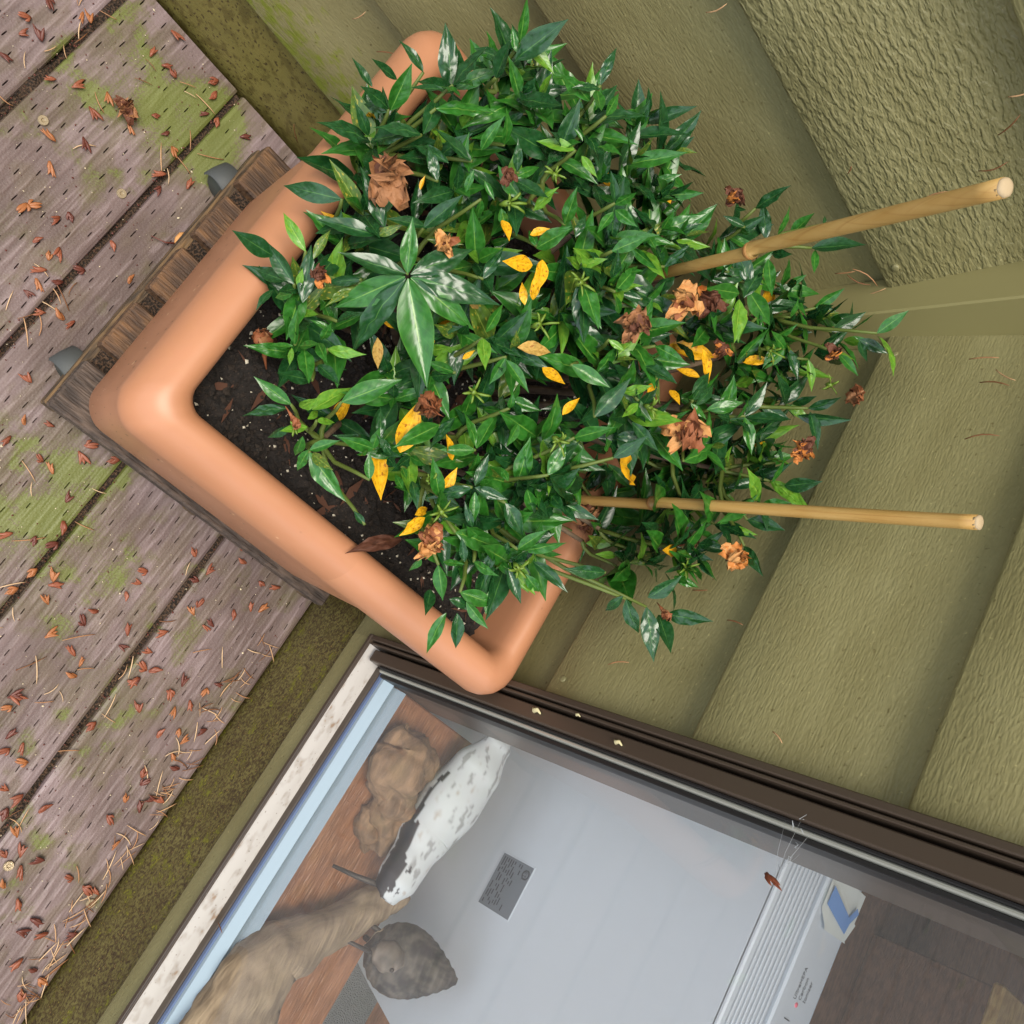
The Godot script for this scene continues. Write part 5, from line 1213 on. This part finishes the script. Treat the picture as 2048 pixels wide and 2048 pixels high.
# ---------------------------------------------------------------- bamboo canes
func cane(a: Vector3, b: Vector3, r0: float, r1: float, nodes: Array, label: String) -> void:
	var c := thing("bamboo_cane", a)
	tag(c, label, "bamboo cane", "canes standing in the planter")
	var d := b - a
	var pts := []
	var rad := []
	var ts := []
	for i in 41: ts.append(i / 40.0)
	for n in nodes:
		for o in [-0.014, -0.007, -0.003, 0.0, 0.003, 0.007]: ts.append(n + o)
	ts.sort()
	var side := d.cross(Vector3.UP).normalized()
	var fwd := d.cross(side).normalized()
	for t in ts:
		var r := lerpf(r0, r1, t)
		var kink := 0.0
		for n in nodes:
			var q := absf(t - n)
			r += maxf(0.0, 1.0 - q / 0.011) * 0.0011
			kink += clampf((t - n) * 60.0, -0.5, 0.5) * 0.0022
		pts.append(d * t + side * kink + fwd * sin(t * 5.0) * 0.0012)
		rad.append(r)
	part("culm", tube_mesh(pts, rad, 20), M.bamboo, c)
	for n in nodes:
		var i := 0
		while ts[i] < n: i += 1
		var ringp: Vector3 = pts[i]
		var t := d.normalized()
		part("node_ring", tube_mesh([ringp - t * 0.0022, ringp - t * 0.0008, ringp + t * 0.0004, ringp + t * 0.0016], [rad[i] * 0.97, rad[i] * 1.035, rad[i] * 1.06, rad[i] * 0.97], 20, 1.0, 0.02), M.bamboo_node, c)
	var e: Vector3 = pts[pts.size() - 1]
	var t2 := d.normalized()
	part("cut_end", tube_mesh([e - t2 * 0.001, e + t2 * 0.0012, e + t2 * 0.0018], [r1 * 0.98, r1 * 0.93, r1 * 0.6], 20, 1.0, 0.05), M.bamboo_end, c)

func build_canes() -> void:
	var t1 := Vector3(-0.356, 0.811, -0.260)
	var m1 := Vector3(-0.432, 0.495, -0.3295)
	var b1 := m1 + (m1 - t1) * 0.46
	cane(b1, t1, 0.0036, 0.0046, [0.62], "bamboo cane leaning past the corner, nearer the upper wall, with one knuckle")
	cane(Vector3(-0.312, 0.352, -0.462), Vector3(-0.310, 0.753, -0.4505), 0.0043, 0.0045, [0.36], "upright bamboo cane nearer the window, with a papery sheath at its knuckle")

# ---------------------------------------------------------------- litter
func bud_mesh(s: int) -> ArrayMesh:
	rng.seed = s
	var st := begin()
	var l := rr(0.0060, 0.0082)
	for k in 5:
		var yaw := rr(-0.22, 0.22) if k < 4 else rr(-0.6, 0.6)
		var rise := rr(0.0, 0.16)
		var d := Vector3(cos(yaw), rise, sin(yaw))
		var e := rr(0.9, 1.75) * l
		var q := Vector3(-l * rr(0.55, 0.8), 0.0012 + k * 0.00025, rr(-0.0006, 0.0006))
		var w := rr(0.0011, 0.0019)
		var side := Vector3(-sin(yaw), 0, cos(yaw)) * rr(-0.0012, 0.0012)
		add_tube(st, [q, q + d * e * 0.25 + side * 0.5, q + d * e * 0.55 + side, q + d * e * 0.82 + side * 0.6, q + d * e], [0.0006, w * 0.8, w, w * 0.6, 0.0002], 6, 0.5, 0.16)
	st.index()
	return flat_done(st)

func needle_mesh(s: int) -> ArrayMesh:
	rng.seed = s
	var l := rr(0.008, 0.014)
	var b := rr(-0.003, 0.003)
	var st := begin()
	add_tube(st, [Vector3(-l, 0.0006, b), Vector3(-l * 0.5, 0.0009, b * 0.25), Vector3(0, 0.0010, 0), Vector3(l * 0.5, 0.0009, b * 0.2), Vector3(l, 0.0006, b * 0.9)], [0.0004, 0.00052, 0.00055, 0.0005, 0.0002], 5)
	st.index()
	return flat_done(st)

func board_name(z: float) -> String:
	if z < -0.376: return "deck board against the window wall"
	if z < -0.2425: return "second deck board from the window"
	if z < -0.089: return "deck board under the caddy's edge"
	if z < 0.048: return "mossy deck board beside the caddy"
	return "outermost deck board in view"

func build_litter() -> void:
	var bm := []
	for i in 7: bm.append(bud_mesh(800 + i))
	var nm := []
	for i in 8: nm.append(needle_mesh(830 + i))
	rng.seed = 4711
	for i in BUDS.size() / 2:
		var ci := rng.randi() % 4
		var o := part("bud_husk", bm[rng.randi() % 7], M.bud[ci], self, Vector3(BUDS[i * 2], rr(0.0006, 0.0012), BUDS[i * 2 + 1]))
		o.rotation = Vector3(rr(-0.3, 0.3), rr(0, TAU), rr(-0.08, 0.08))
		o.scale = Vector3(1, 1.1, 1.1) * rr(0.8, 1.2)
		tag(o, "%s conifer bud husk lying on the %s" % [["reddish-brown", "tan-brown", "dark maroon", "chestnut-brown"][ci], board_name(BUDS[i * 2 + 1])], "bud husk", "bud husks on the deck")
	var gaps := [-0.376, -0.2425, -0.089, 0.048]
	var count := 0
	while count < 290:
		var x := rr(-0.55, 0.36)
		var z := rr(-0.505, 0.12)
		var q := rng.randf()
		if q < 0.30:
			x = rr(-0.10, 0.34)
			z = -0.507 + absf(rng.randfn(0, 0.016))
		elif q < 0.52:
			z = gaps[rng.randi() % 4] + rng.randfn(0, 0.006)
		if x < -0.13 and x > -0.535 and z < -0.12: continue
		var ci := rng.randi() % 4
		var o := part("conifer_needle", nm[rng.randi() % 8], M.needle[ci], self, Vector3(x, rr(0.0008, 0.0030), z))
		o.rotation = Vector3(rr(-0.05, 0.05), rr(0, TAU), rr(-0.06, 0.06))
		o.scale = Vector3.ONE * rr(0.7, 1.25)
		tag(o, "%s conifer needle lying on the %s" % [["dry tan", "brown", "pale straw", "dark brown"][ci], board_name(z)], "needle", "needles on the deck")
		count += 1
	# needles caught on the walls
	for i in WALL_NEEDLES.size() / 6:
		var a := Vector3(WALL_NEEDLES[i * 6], WALL_NEEDLES[i * 6 + 1], WALL_NEEDLES[i * 6 + 2])
		var b := Vector3(WALL_NEEDLES[i * 6 + 3], WALL_NEEDLES[i * 6 + 4], WALL_NEEDLES[i * 6 + 5])
		var c := (a + b) * 0.5
		var bend := (b - a).cross(Vector3(0.6, 0.3, 0.6)).normalized() * (b - a).length() * rr(-0.12, 0.12)
		var o := part("wall_needle", tube_mesh([a - c, (a - c) * 0.5 + bend * 0.7, bend, (b - c) * 0.5 + bend * 0.7, b - c], [0.0004, 0.0005, 0.00055, 0.0005, 0.0002], 5), M.needle[[0, 3, 1, 3][i % 4]], self, c)
		tag(o, "dry conifer needle caught on the olive siding of the %s wall" % ("planter's far" if c.x < -0.53 else "window"), "needle", "needles stuck to the siding")
	# pale grit on deck
	var gr := begin()
	gr.set_smooth_group(-1)
	for i in 900:
		var x := rr(-0.55, 0.36)
		var z := rr(-0.505, 0.12)
		if x < -0.15 and x > -0.515 and z < -0.13: continue
		var r := rr(0.0003, 0.0008) * (2.0 if rng.randf() < 0.06 else 1.0)
		add_crumb(gr, Vector3(x, 0.0004, z), r)
	var go := part("grit", flat_done(gr), M.speck, self)
	tag(go, "pale grit and seed specks scattered on the deck", "grit", "", "stuff")
	var dk := begin()
	dk.set_smooth_group(-1)
	for i in 1500:
		var x := rr(-0.55, 0.36)
		var z := rr(-0.505, 0.12)
		if rng.randf() < 0.45: z = gaps[rng.randi() % 4] + rng.randfn(0, 0.005)
		if x < -0.15 and x > -0.515 and z < -0.13: continue
		add_crumb(dk, Vector3(x, 0.0003, z), rr(0.0004, 0.0012))
	var dko := part("leaf_crumbs", flat_done(dk), M.bud[2], self)
	tag(dko, "brown crumbs of broken litter along the deck gaps", "litter", "", "stuff")
	# dry leaves further out on the deck, which the glass mirrors
	for i in 34:
		var k: int = [5, 6, 3, 2, 5, 6][i % 6]
		var o := part("fallen_leaf", leaf_shapes[i % 8], M.leaf[k], self, Vector3(rr(-0.52, 0.25), 0.006, rr(0.55, 1.7)))
		o.rotation = Vector3(rr(-0.15, 0.15), rr(0, TAU), rr(-0.2, 0.2))
		o.scale = Vector3.ONE * rr(0.04, 0.075)
		tag(o, "%s leaf on the outer deck boards, seen mirrored in the window" % ["tan", "brown", "olive", "green", "tan", "brown"][i % 6], "leaf", "dry leaves mirrored in the glass")
	# crumbs of bark and needle packed along the gaps
	var gd := begin()
	gd.set_smooth_group(-1)
	for i in 1300:
		var x := rr(-0.55, 0.36)
		var z: float = gaps[rng.randi() % 4] + rng.randfn(0, 0.0022)
		if x < -0.15 and x > -0.515 and z < -0.13: continue
		add_crumb(gd, Vector3(x, rr(-0.009, -0.002), z), rr(0.0006, 0.0019))
	var gdo := part("gap_crumbs", flat_done(gd), M.debris, self)
	tag(gdo, "brown bark crumbs packed in the gaps between the deck boards", "litter", "", "stuff")
	# a whole flower and a bud dropped on the boards
	var ff := thing("fallen_flower", Vector3(-0.444, 0.008, -0.022))
	tag(ff, "crumpled brown gardenia flower fallen on the mossy deck board", "flower")
	wither(ff, 0.024, 0)
	var fb := thing("fallen_bud", Vector3(-0.381, 0.004, -0.1385))
	tag(fb, "tan dried flower bud with a dark stalk beside the caddy", "flower bud")
	part("bud", tube_mesh([Vector3(-0.012, 0.002, -0.001), Vector3(-0.007, 0.003, 0), Vector3(0.0, 0.003, 0), Vector3(0.005, 0.002, 0)], [0.002, 0.0048, 0.0042, 0.0015], 8, 0.7, 0.1), M.petal[1], fb)
	part("stalk", tube_mesh([Vector3(0.004, 0.002, 0), Vector3(0.011, 0.002, 0.008), Vector3(0.016, 0.001, 0.022)], [0.0011, 0.0009, 0.0005], 6), M.bud[2], fb)

# ---------------------------------------------------------------- behind and on the window
func text_part(parent: Node3D, n: String, words: String, size: float, at: Transform3D, m: Material) -> void:
	var tm := TextMesh.new()
	tm.text = words
	tm.font_size = 64
	tm.pixel_size = size / 64.0
	tm.depth = 0.0003
	tm.curve_step = 4.0
	tm.horizontal_alignment = HORIZONTAL_ALIGNMENT_LEFT
	var f := SystemFont.new()
	f.font_names = PackedStringArray(["Droid Sans"])
	tm.font = f
	var o := part(n, tm, m, parent)
	o.transform = at

func build_window_things() -> void:
	rng.seed = 99
	# white air purifier
	var zf := -0.760
	var top := 0.540
	var pu := thing("air_purifier", Vector3(0, -0.09, zf))
	tag(pu, "white air purifier with a ribbed top vent and grey rating plate behind the glass", "air purifier")
	var st := begin()
	st.set_smooth_group(-1)
	var ht := top + 0.09
	# front outline (narrowing towards its foot), extruded back
	var o := [Vector2(-0.36, 0.0), Vector2(0.02, 0.0), Vector2(0.10, 0.05), Vector2(0.150, 0.235), Vector2(0.175, 0.34), Vector2(0.185, ht - 0.02), Vector2(0.170, ht), Vector2(-0.36, ht)]
	for i in o.size():
		var a: Vector2 = o[i]
		var b: Vector2 = o[(i + 1) % o.size()]
		var nrm := Vector3(b.y - a.y, a.x - b.x, 0)
		if i != 6: quad(st, Vector3(a.x, a.y, 0), Vector3(b.x, b.y, 0), Vector3(b.x, b.y, -0.14), Vector3(a.x, a.y, -0.14), nrm)
	for i in range(1, o.size() - 1):
		for z in [0.0, -0.14]:
			tri(st, Vector3(o[0].x, o[0].y, z), Vector3(o[i].x, o[i].y, z), Vector3(o[i + 1].x, o[i + 1].y, z), Vector3(0, 0, 1 if z == 0.0 else -1))
	part("casing", flat_done(st), M.purifier, pu)
	# the top: rim, sunk vent with ribs, plain shelf behind
	part("vent_bed", box_between(Vector3(-0.36, ht - 0.010, -0.139), Vector3(0.170, ht - 0.006, -0.001), 0.0005), M.plate, pu)
	part("top_rim", box_between(Vector3(-0.36, ht - 0.006, -0.012), Vector3(0.170, ht + 0.001, 0.0), 0.003), M.purifier, pu)
	part("top_shelf", box_between(Vector3(-0.36, ht - 0.006, -0.140), Vector3(0.170, ht + 0.0005, -0.083), 0.002), M.purifier, pu)
	part("vent_edge", box_between(Vector3(-0.36, ht - 0.006, -0.083), Vector3(0.170, ht + 0.003, -0.070), 0.002), M.purifier, pu)
	for i in 8:
		part("vent_rib", box_between(Vector3(-0.165, ht - 0.006, -0.0665 + i * 0.0068), Vector3(0.165, ht - 0.0005, -0.0627 + i * 0.0068), 0.0006), M.purifier, pu)
	# lettering on the shelf, read from the room side
	var tb := Basis(Vector3(-1, 0, 0), Vector3(0, 0, 1), Vector3(0, 1, 0))
	text_part(pu, "lettering", "UltraHEPA", 0.0060, Transform3D(tb, Vector3(-0.058, ht + 0.0006, -0.098)), M.ink)
	text_part(pu, "lettering", "Carbon", 0.0056, Transform3D(tb, Vector3(-0.060, ht + 0.0006, -0.107)), M.ink)
	text_part(pu, "lettering", "Ionizer", 0.0050, Transform3D(tb, Vector3(-0.060, ht + 0.0006, -0.116)), M.ink)
	part("indicator_light", tube_mesh([Vector3.ZERO, Vector3(0, 0.0012, 0), Vector3(0, 0.0016, 0)], [0.0024, 0.0022, 0.0010], 12), M.red, pu, Vector3(-0.055, ht, -0.105))
	part("button_mark", box_between(Vector3(-0.0405, ht + 0.0004, -0.104), Vector3(-0.0395, ht + 0.0012, -0.094), 0.0002), M.ink, pu)
	# rating plate on the front
	var pt := Node3D.new()
	pt.name = "rating_plate"
	pu.add_child(pt, true)
	pt.position = Vector3(-0.0125, 0.3465, 0.0)
	pt.rotation.z = 0.01
	part("plate", box_between(Vector3(-0.0285, -0.025, 0.0), Vector3(0.0285, 0.025, 0.0008), 0.0002), M.plate, pt)
	part("plate_border", box_between(Vector3(-0.0300, -0.0264, 0.0), Vector3(0.0298, 0.0262, 0.0005), 0.0001), M.purifier, pt)
	for r in 9:
		var y := -0.021 + r * 0.0036
		var x := -0.026
		while x < 0.022:
			var l := rr(0.003, 0.010)
			if rng.randf() < 0.8: part("print_line", box_between(Vector3(x, y, 0.0007), Vector3(minf(x + l, 0.0255), y + 0.0012, 0.0011), 0.00005), M.ink, pt)
			x += l + rr(0.0015, 0.004)
			if r > 5 and x > -0.004: x += 0.012
	for k in [0.0050, 0.0043]:
		var rg := begin()
		var pts := []
		var rd := []
		for a in 25:
			pts.append(Vector3(cos(TAU * a / 24) * k, sin(TAU * a / 24) * k, 0.0009))
			rd.append(0.00035)
		add_tube(rg, pts, rd, 5)
		part("mark_ring", flat_done(rg), M.ink, pt, Vector3(-0.0185, 0.0185, 0.0))
	text_part(pt, "mark_letters", "ETL", 0.0042, Transform3D(Basis(), Vector3(-0.0222, 0.0172, 0.0009)), M.ink)
	# paper stuck on the purifier's top corner
	var pa := thing("taped_paper", Vector3(-0.150, top + 0.002, -0.865))
	tag(pa, "torn white paper with a blue printed shape taped on the white purifier's top", "paper")
	var ps := begin()
	ps.set_smooth_group(-1)
	var op := [Vector2(-0.025, 0.030), Vector2(0.012, 0.030), Vector2(0.026, 0.012), Vector2(0.024, -0.030), Vector2(0.004, -0.036), Vector2(-0.025, -0.034)]
	for i in range(1, op.size() - 1):
		tri(ps, Vector3(op[0].x, 0.002, op[0].y), Vector3(op[i].x, 0.0025, op[i].y), Vector3(op[i + 1].x, 0.004, op[i + 1].y), Vector3.UP)
	part("sheet", flat_done(ps), M.paper, pa)
	var pb := begin()
	pb.set_smooth_group(-1)
	quad(pb, Vector3(-0.012, 0.0048, 0.026), Vector3(0.006, 0.0040, 0.026), Vector3(0.018, 0.0052, -0.020), Vector3(0.004, 0.0058, -0.022), Vector3.UP)
	quad(pb, Vector3(0.008, 0.0056, -0.012), Vector3(0.012, 0.0056, -0.018), Vector3(-0.006, 0.0062, -0.030), Vector3(-0.010, 0.0062, -0.024), Vector3.UP)
	part("blue_print", flat_done(pb), M.paper_blue, pa)
	# low chest further in
	var bx := thing("wooden_chest", Vector3(-0.22, -0.10, -2.43))
	bx.rotation.y = 0.02
	tag(bx, "low dark chest with a blond wooden lid on the room floor beyond the purifier", "chest")
	part("body", box_between(Vector3(-0.155, 0, -0.155), Vector3(0.155, 0.2755, 0.155), 0.004), M.floor_in, bx)
	part("lid", box_between(Vector3(-0.165, 0.276, -0.165), Vector3(0.165, 0.302, 0.165), 0.005), M.blond, bx)
	build_driftwood()
	build_birds()
	# husk hanging in a web, droppings, threads
	var hk := part("hanging_husk", bud_mesh(871), M.bud[0], self, Vector3(-0.0827, 0.6945, -0.4985))
	hk.rotation = Vector3(0.3, 0.4, 1.2)
	hk.scale = Vector3.ONE * 1.35
	tag(hk, "reddish husk hanging from cobweb threads in front of the window glass", "bud husk")
	rng.seed = 55
	var wb := thing("cobweb", Vector3(-0.0835, 0.6975, -0.4990))
	tag(wb, "white cobweb threads between the window frame and the hanging husk", "cobweb")
	for e in [Vector3(-0.037, -0.012, -0.003), Vector3(-0.040, -0.003, -0.003), Vector3(-0.024, -0.002, -0.014), Vector3(-0.036, 0.006, -0.003)]:
		part("thread", tube_mesh([e, e * 0.5 + Vector3(rr(-0.001, 0.001), -0.001, 0.001), Vector3.ZERO], [0.00008, 0.00010, 0.00008], 4), M.web, wb)
	for i in 9:
		var c0 := Vector3(-0.034, -0.003, -0.003) * rr(0.4, 1.1) + Vector3(rr(-0.006, 0.006), rr(-0.005, 0.005), 0.0)
		part("web_tuft", tube_mesh([Vector3.ZERO, Vector3(rr(-0.003, 0.003), rr(-0.003, 0.003), 0.001), Vector3(rr(-0.004, 0.004), rr(-0.004, 0.004), 0.001)], [0.00022, 0.00018, 0.0001], 4), M.web, wb, c0)
	for q in [[Vector3(-0.1330, 0.4480, -0.5022), 1.5, "large pale dropping on the brown jamb just above the planter's rim corner"], [Vector3(-0.1400, 0.4930, -0.4998), 0.8, "small pale dropping on the brown jamb between two larger ones"], [Vector3(-0.1310, 0.5400, -0.5022), 1.2, "pale dropping on the brown jamb, highest of the three"]]:
		var dp := part("dropping", tube_mesh([Vector3(-0.001, -0.004, 0.0), Vector3(0.0006, -0.0015, 0.001), Vector3(-0.0006, 0.001, 0.001), Vector3(0.0008, 0.0035, 0.0002)], [0.0008, 0.0015, 0.0012, 0.0006], 7, 0.7, 0.25), M.dropping, self, q[0])
		dp.scale = Vector3.ONE * float(q[1])
		tag(dp, q[2], "dropping")

func blob(path: Array, rad: Array, s: int, amp: float, ni := 28, nj := 44) -> ArrayMesh:
	# a knobbly wooden shape lofted along a curve
	var cv := Curve3D.new()
	for p in path: cv.add_point(p)
	for i in path.size():
		var a: Vector3 = path[maxi(i - 1, 0)]
		var b: Vector3 = path[mini(i + 1, path.size() - 1)]
		cv.set_point_in(i, (a - b) * 0.16)
		cv.set_point_out(i, (b - a) * 0.16)
	var total := cv.get_baked_length()
	var offs := []
	for p in path: offs.append(cv.get_closest_offset(p))
	var n := noise(s, 28.0, 4)
	return grid(ni, nj, func(i: int, j: int) -> Array:
		var o := total * j / nj
		var k := 0
		while k < offs.size() - 2 and offs[k + 1] < o: k += 1
		var f := clampf((o - offs[k]) / maxf(offs[k + 1] - offs[k], 0.0001), 0, 1)
		var r: float = lerpf(rad[k], rad[k + 1], smoothstep(0, 1, f))
		var p := cv.sample_baked(o)
		var q := cv.sample_baked(minf(o + 0.002, total)) - cv.sample_baked(maxf(o - 0.002, 0))
		var t := q.normalized()
		var sx := t.cross(Vector3.UP).normalized()
		var sy := sx.cross(t)
		var a := -TAU * i / ni
		if j == 0 or j == nj: r = 0.0001
		var dir := sx * cos(a) + sy * sin(a)
		var v := p + dir * r
		v += dir * n.get_noise_3d(v.x, v.y, v.z) * amp * (0.0 if (j == 0 or j == nj) else 1.0)
		return [v, Vector2(float(i) / ni, o * 6)])

func build_driftwood() -> void:
	var a := thing("driftwood_stump", Vector3(-0.03, 0.2, -0.59))
	tag(a, "knobbly brown driftwood root standing on the inner sill beside the white carved bird", "driftwood")
	part("root", blob([Vector3(0.052, 0.014, -0.032), Vector3(0.030, 0.022, -0.022), Vector3(0.004, 0.028, -0.004), Vector3(-0.020, 0.030, 0.012), Vector3(-0.040, 0.026, 0.014), Vector3(-0.055, 0.016, 0.034)], [0.012, 0.020, 0.024, 0.030, 0.026, 0.010], 901, 0.016), M.drift_dark, a)
	part("knot", blob([Vector3(-0.030, 0.024, 0.0), Vector3(-0.040, 0.030, -0.014), Vector3(-0.048, 0.034, -0.022)], [0.020, 0.017, 0.011], 902, 0.014, 20, 20), M.drift_dark, a)
	part("splinter", blob([Vector3(0.020, 0.010, 0.0), Vector3(0.045, 0.010, -0.010), Vector3(0.064, 0.008, -0.022)], [0.012, 0.010, 0.004], 903, 0.010, 16, 20), M.drift_dark, a)
	var b := thing("driftwood_branch", Vector3(0.14, 0.2, -0.57))
	tag(b, "smooth grey driftwood branch bent along the inner sill in front of the purifier", "driftwood")
	part("limb", blob([Vector3(0.150, 0.034, 0.012), Vector3(0.085, 0.034, 0.010), Vector3(0.040, 0.033, 0.012), Vector3(0.006, 0.030, 0.004), Vector3(-0.026, 0.028, -0.030), Vector3(-0.070, 0.024, -0.072), Vector3(-0.098, 0.022, -0.100)], [0.042, 0.039, 0.035, 0.029, 0.022, 0.018, 0.013], 911, 0.006, 32, 60), M.drift, b)

func lathe_body(path: Array, rw: Array, rh: Array, paint: Callable, ni := 72, nj := 132) -> ArrayMesh:
	var cv := Curve3D.new()
	for p in path: cv.add_point(p)
	for i in path.size():
		var a: Vector3 = path[maxi(i - 1, 0)]
		var b: Vector3 = path[mini(i + 1, path.size() - 1)]
		cv.set_point_in(i, (a - b) * 0.17)
		cv.set_point_out(i, (b - a) * 0.17)
	var total := cv.get_baked_length()
	var offs := []
	for p in path: offs.append(cv.get_closest_offset(p))
	return grid(ni, nj, func(i: int, j: int) -> Array:
		var o := total * j / nj
		var k := 0
		while k < offs.size() - 2 and offs[k + 1] < o: k += 1
		var f := smoothstep(0, 1, clampf((o - offs[k]) / maxf(offs[k + 1] - offs[k], 0.0001), 0, 1))
		var p := cv.sample_baked(o)
		var t := (cv.sample_baked(minf(o + 0.002, total)) - cv.sample_baked(maxf(o - 0.002, 0))).normalized()
		var sx := t.cross(Vector3.UP).normalized()
		var sy := sx.cross(t)
		var a := -TAU * i / ni
		return [p + sx * cos(a) * lerpf(rw[k], rw[k + 1], f) + sy * sin(a) * lerpf(rh[k], rh[k + 1], f), Vector2(float(i) / ni, float(j) / nj)], false, paint)

func build_birds() -> void:
	# white shorebird lying along the sill, head towards the middle of the window
	var b1 := thing("carved_bird", Vector3(-0.045, 0.2, -0.642))
	tag(b1, "white carved shorebird with a dark crown and eye stripe and a long beak", "carved bird")
	var wn := noise(951, 42.0, 4)
	var paint1 := func(p: Vector3, i: int, j: int) -> Color:
		var q := wn.get_noise_3d(p.x * 0.6, p.y * 2.0, p.z * 2.0)
		var c := Color(0.50, 0.53, 0.54)
		c = c.lerp(Color(0.20, 0.20, 0.20), smoothstep(0.22, 0.40, q + 0.3 * wn.get_noise_3d(p.x * 1.2, p.y * 6.0, p.z * 6.0)) * 0.75)
		c = c.lerp(Color(0.34, 0.29, 0.23), smoothstep(-0.40, -0.60, q) * 0.7)
		var v := float(j) / 132.0
		var a := fposmod(-float(i) / 72.0, 1.0)
		# crown and nape dark, fading into a thin line down the back (side away from the room)
		var w := 0.012 + 0.045 * smoothstep(0.50, 0.74, v) + 0.085 * smoothstep(0.78, 0.88, v)
		if v < 0.36: w = 0.0
		var dist := absf(a - 0.03)
		dist = minf(dist, 1.0 - dist)
		if dist < w * (1.0 + q * 1.2): c = Color(0.012, 0.014, 0.018)
		if v > 0.90 and a > 0.45 and a < 0.62 and q > -0.1: c = Color(0.55, 0.27, 0.17)
		return c
	part("body", lathe_body([Vector3(-0.098, 0.058, -0.014), Vector3(-0.080, 0.054, -0.012), Vector3(-0.045, 0.049, -0.008), Vector3(-0.005, 0.046, -0.002), Vector3(0.032, 0.046, 0.006), Vector3(0.058, 0.050, 0.010), Vector3(0.080, 0.052, 0.013), Vector3(0.098, 0.050, 0.016), Vector3(0.103, 0.048, 0.017)], [0.004, 0.018, 0.030, 0.034, 0.029, 0.022, 0.0215, 0.0155, 0.001], [0.003, 0.012, 0.023, 0.028, 0.025, 0.021, 0.020, 0.014, 0.001], paint1), M.bird, b1)
	part("beak", tube_mesh([Vector3(0.094, 0.050, 0.024), Vector3(0.099, 0.032, 0.044), Vector3(0.102, 0.016, 0.062)], [0.0030, 0.0026, 0.0018], 8), M.metal_dark, b1)
	part("eye", tube_mesh([Vector3(0.082, 0.0575, 0.026), Vector3(0.083, 0.0590, 0.0285), Vector3(0.083, 0.0595, 0.0293)], [0.0026, 0.0022, 0.0010], 10), M.metal_dark, b1)
	part("peg", tube_mesh([Vector3(0, 0.0, 0), Vector3(0, 0.03, 0)], [0.003, 0.003], 8), M.metal_dark, b1)
	# dark bird facing the glass
	var b2 := thing("carved_bird", Vector3(0.102, 0.2, -0.668))
	tag(b2, "dark brown carved bird with a pale face facing the window glass", "carved bird")
	var n2 := noise(961, 26.0, 4)
	var paint2 := func(p: Vector3, i: int, j: int) -> Color:
		var q := n2.get_noise_3d(p.x * 3.0, p.y * 3.0, p.z * 0.8)
		var c := Color(0.016, 0.014, 0.012).lerp(Color(0.085, 0.072, 0.056), clampf(q * 1.4 + 0.45 + 0.5 * n2.get_noise_3d(p.x * 14.0, p.y * 14.0, p.z * 2.0), 0, 1))
		var v := float(j) / 132.0
		var a := fposmod(-float(i) / 72.0, 1.0)
		if v > 0.88 and (a > 0.55 or a < 0.05): c = Color(0.50, 0.40, 0.27)
		return c
	var bp2 := []
	var bw2 := []
	var bh2 := []
	for k in 13:
		var u := k / 12.0
		bp2.append(Vector3(-0.014, 0.092, -0.058).lerp(Vector3(0.002, 0.040, 0.024), u))
		var prof: float = [0.10, 0.30, 0.48, 0.64, 0.78, 0.89, 0.96, 1.0, 0.98, 0.91, 0.77, 0.52, 0.03][k]
		bw2.append(maxf(0.001, 0.0345 * prof))
		bh2.append(maxf(0.001, 0.0215 * prof))
	part("body", lathe_body(bp2, bw2, bh2, paint2), M.bird, b2)
	var hp := func(p: Vector3, i: int, j: int) -> Color:
		var q := n2.get_noise_3d(p.x * 2.0, p.y * 2.0, p.z * 2.0)
		return Color(0.08, 0.068, 0.055).lerp(Color(0.17, 0.14, 0.11), clampf(q * 1.6 + 0.5, 0, 1))
	part("head", lathe_body([Vector3(-0.004, 0.078, 0.0), Vector3(-0.004, 0.074, 0.006), Vector3(-0.003, 0.068, 0.014), Vector3(-0.002, 0.060, 0.022), Vector3(-0.001, 0.055, 0.026)], [0.002, 0.011, 0.015, 0.011, 0.001], [0.002, 0.010, 0.013, 0.010, 0.001], hp, 28, 30), M.bird, b2)
	part("eye", tube_mesh([Vector3(0.004, 0.079, 0.012), Vector3(0.0045, 0.0815, 0.0135)], [0.0024, 0.0018], 10), M.metal_dark, b2)
	part("beak", tube_mesh([Vector3(0.002, 0.056, 0.024), Vector3(0.005, 0.040, 0.046), Vector3(0.007, 0.028, 0.062)], [0.0022, 0.0019, 0.0012], 8), M.metal_dark, b2)
	part("peg", tube_mesh([Vector3(-0.016, 0.046, 0.018), Vector3(-0.018, 0.026, 0.034)], [0.0026, 0.0022], 8), M.metal_dark, b2)
	part("peg", tube_mesh([Vector3(0.0, 0.0, -0.006), Vector3(0.0, 0.05, -0.006)], [0.003, 0.003], 8), M.metal_dark, b2)
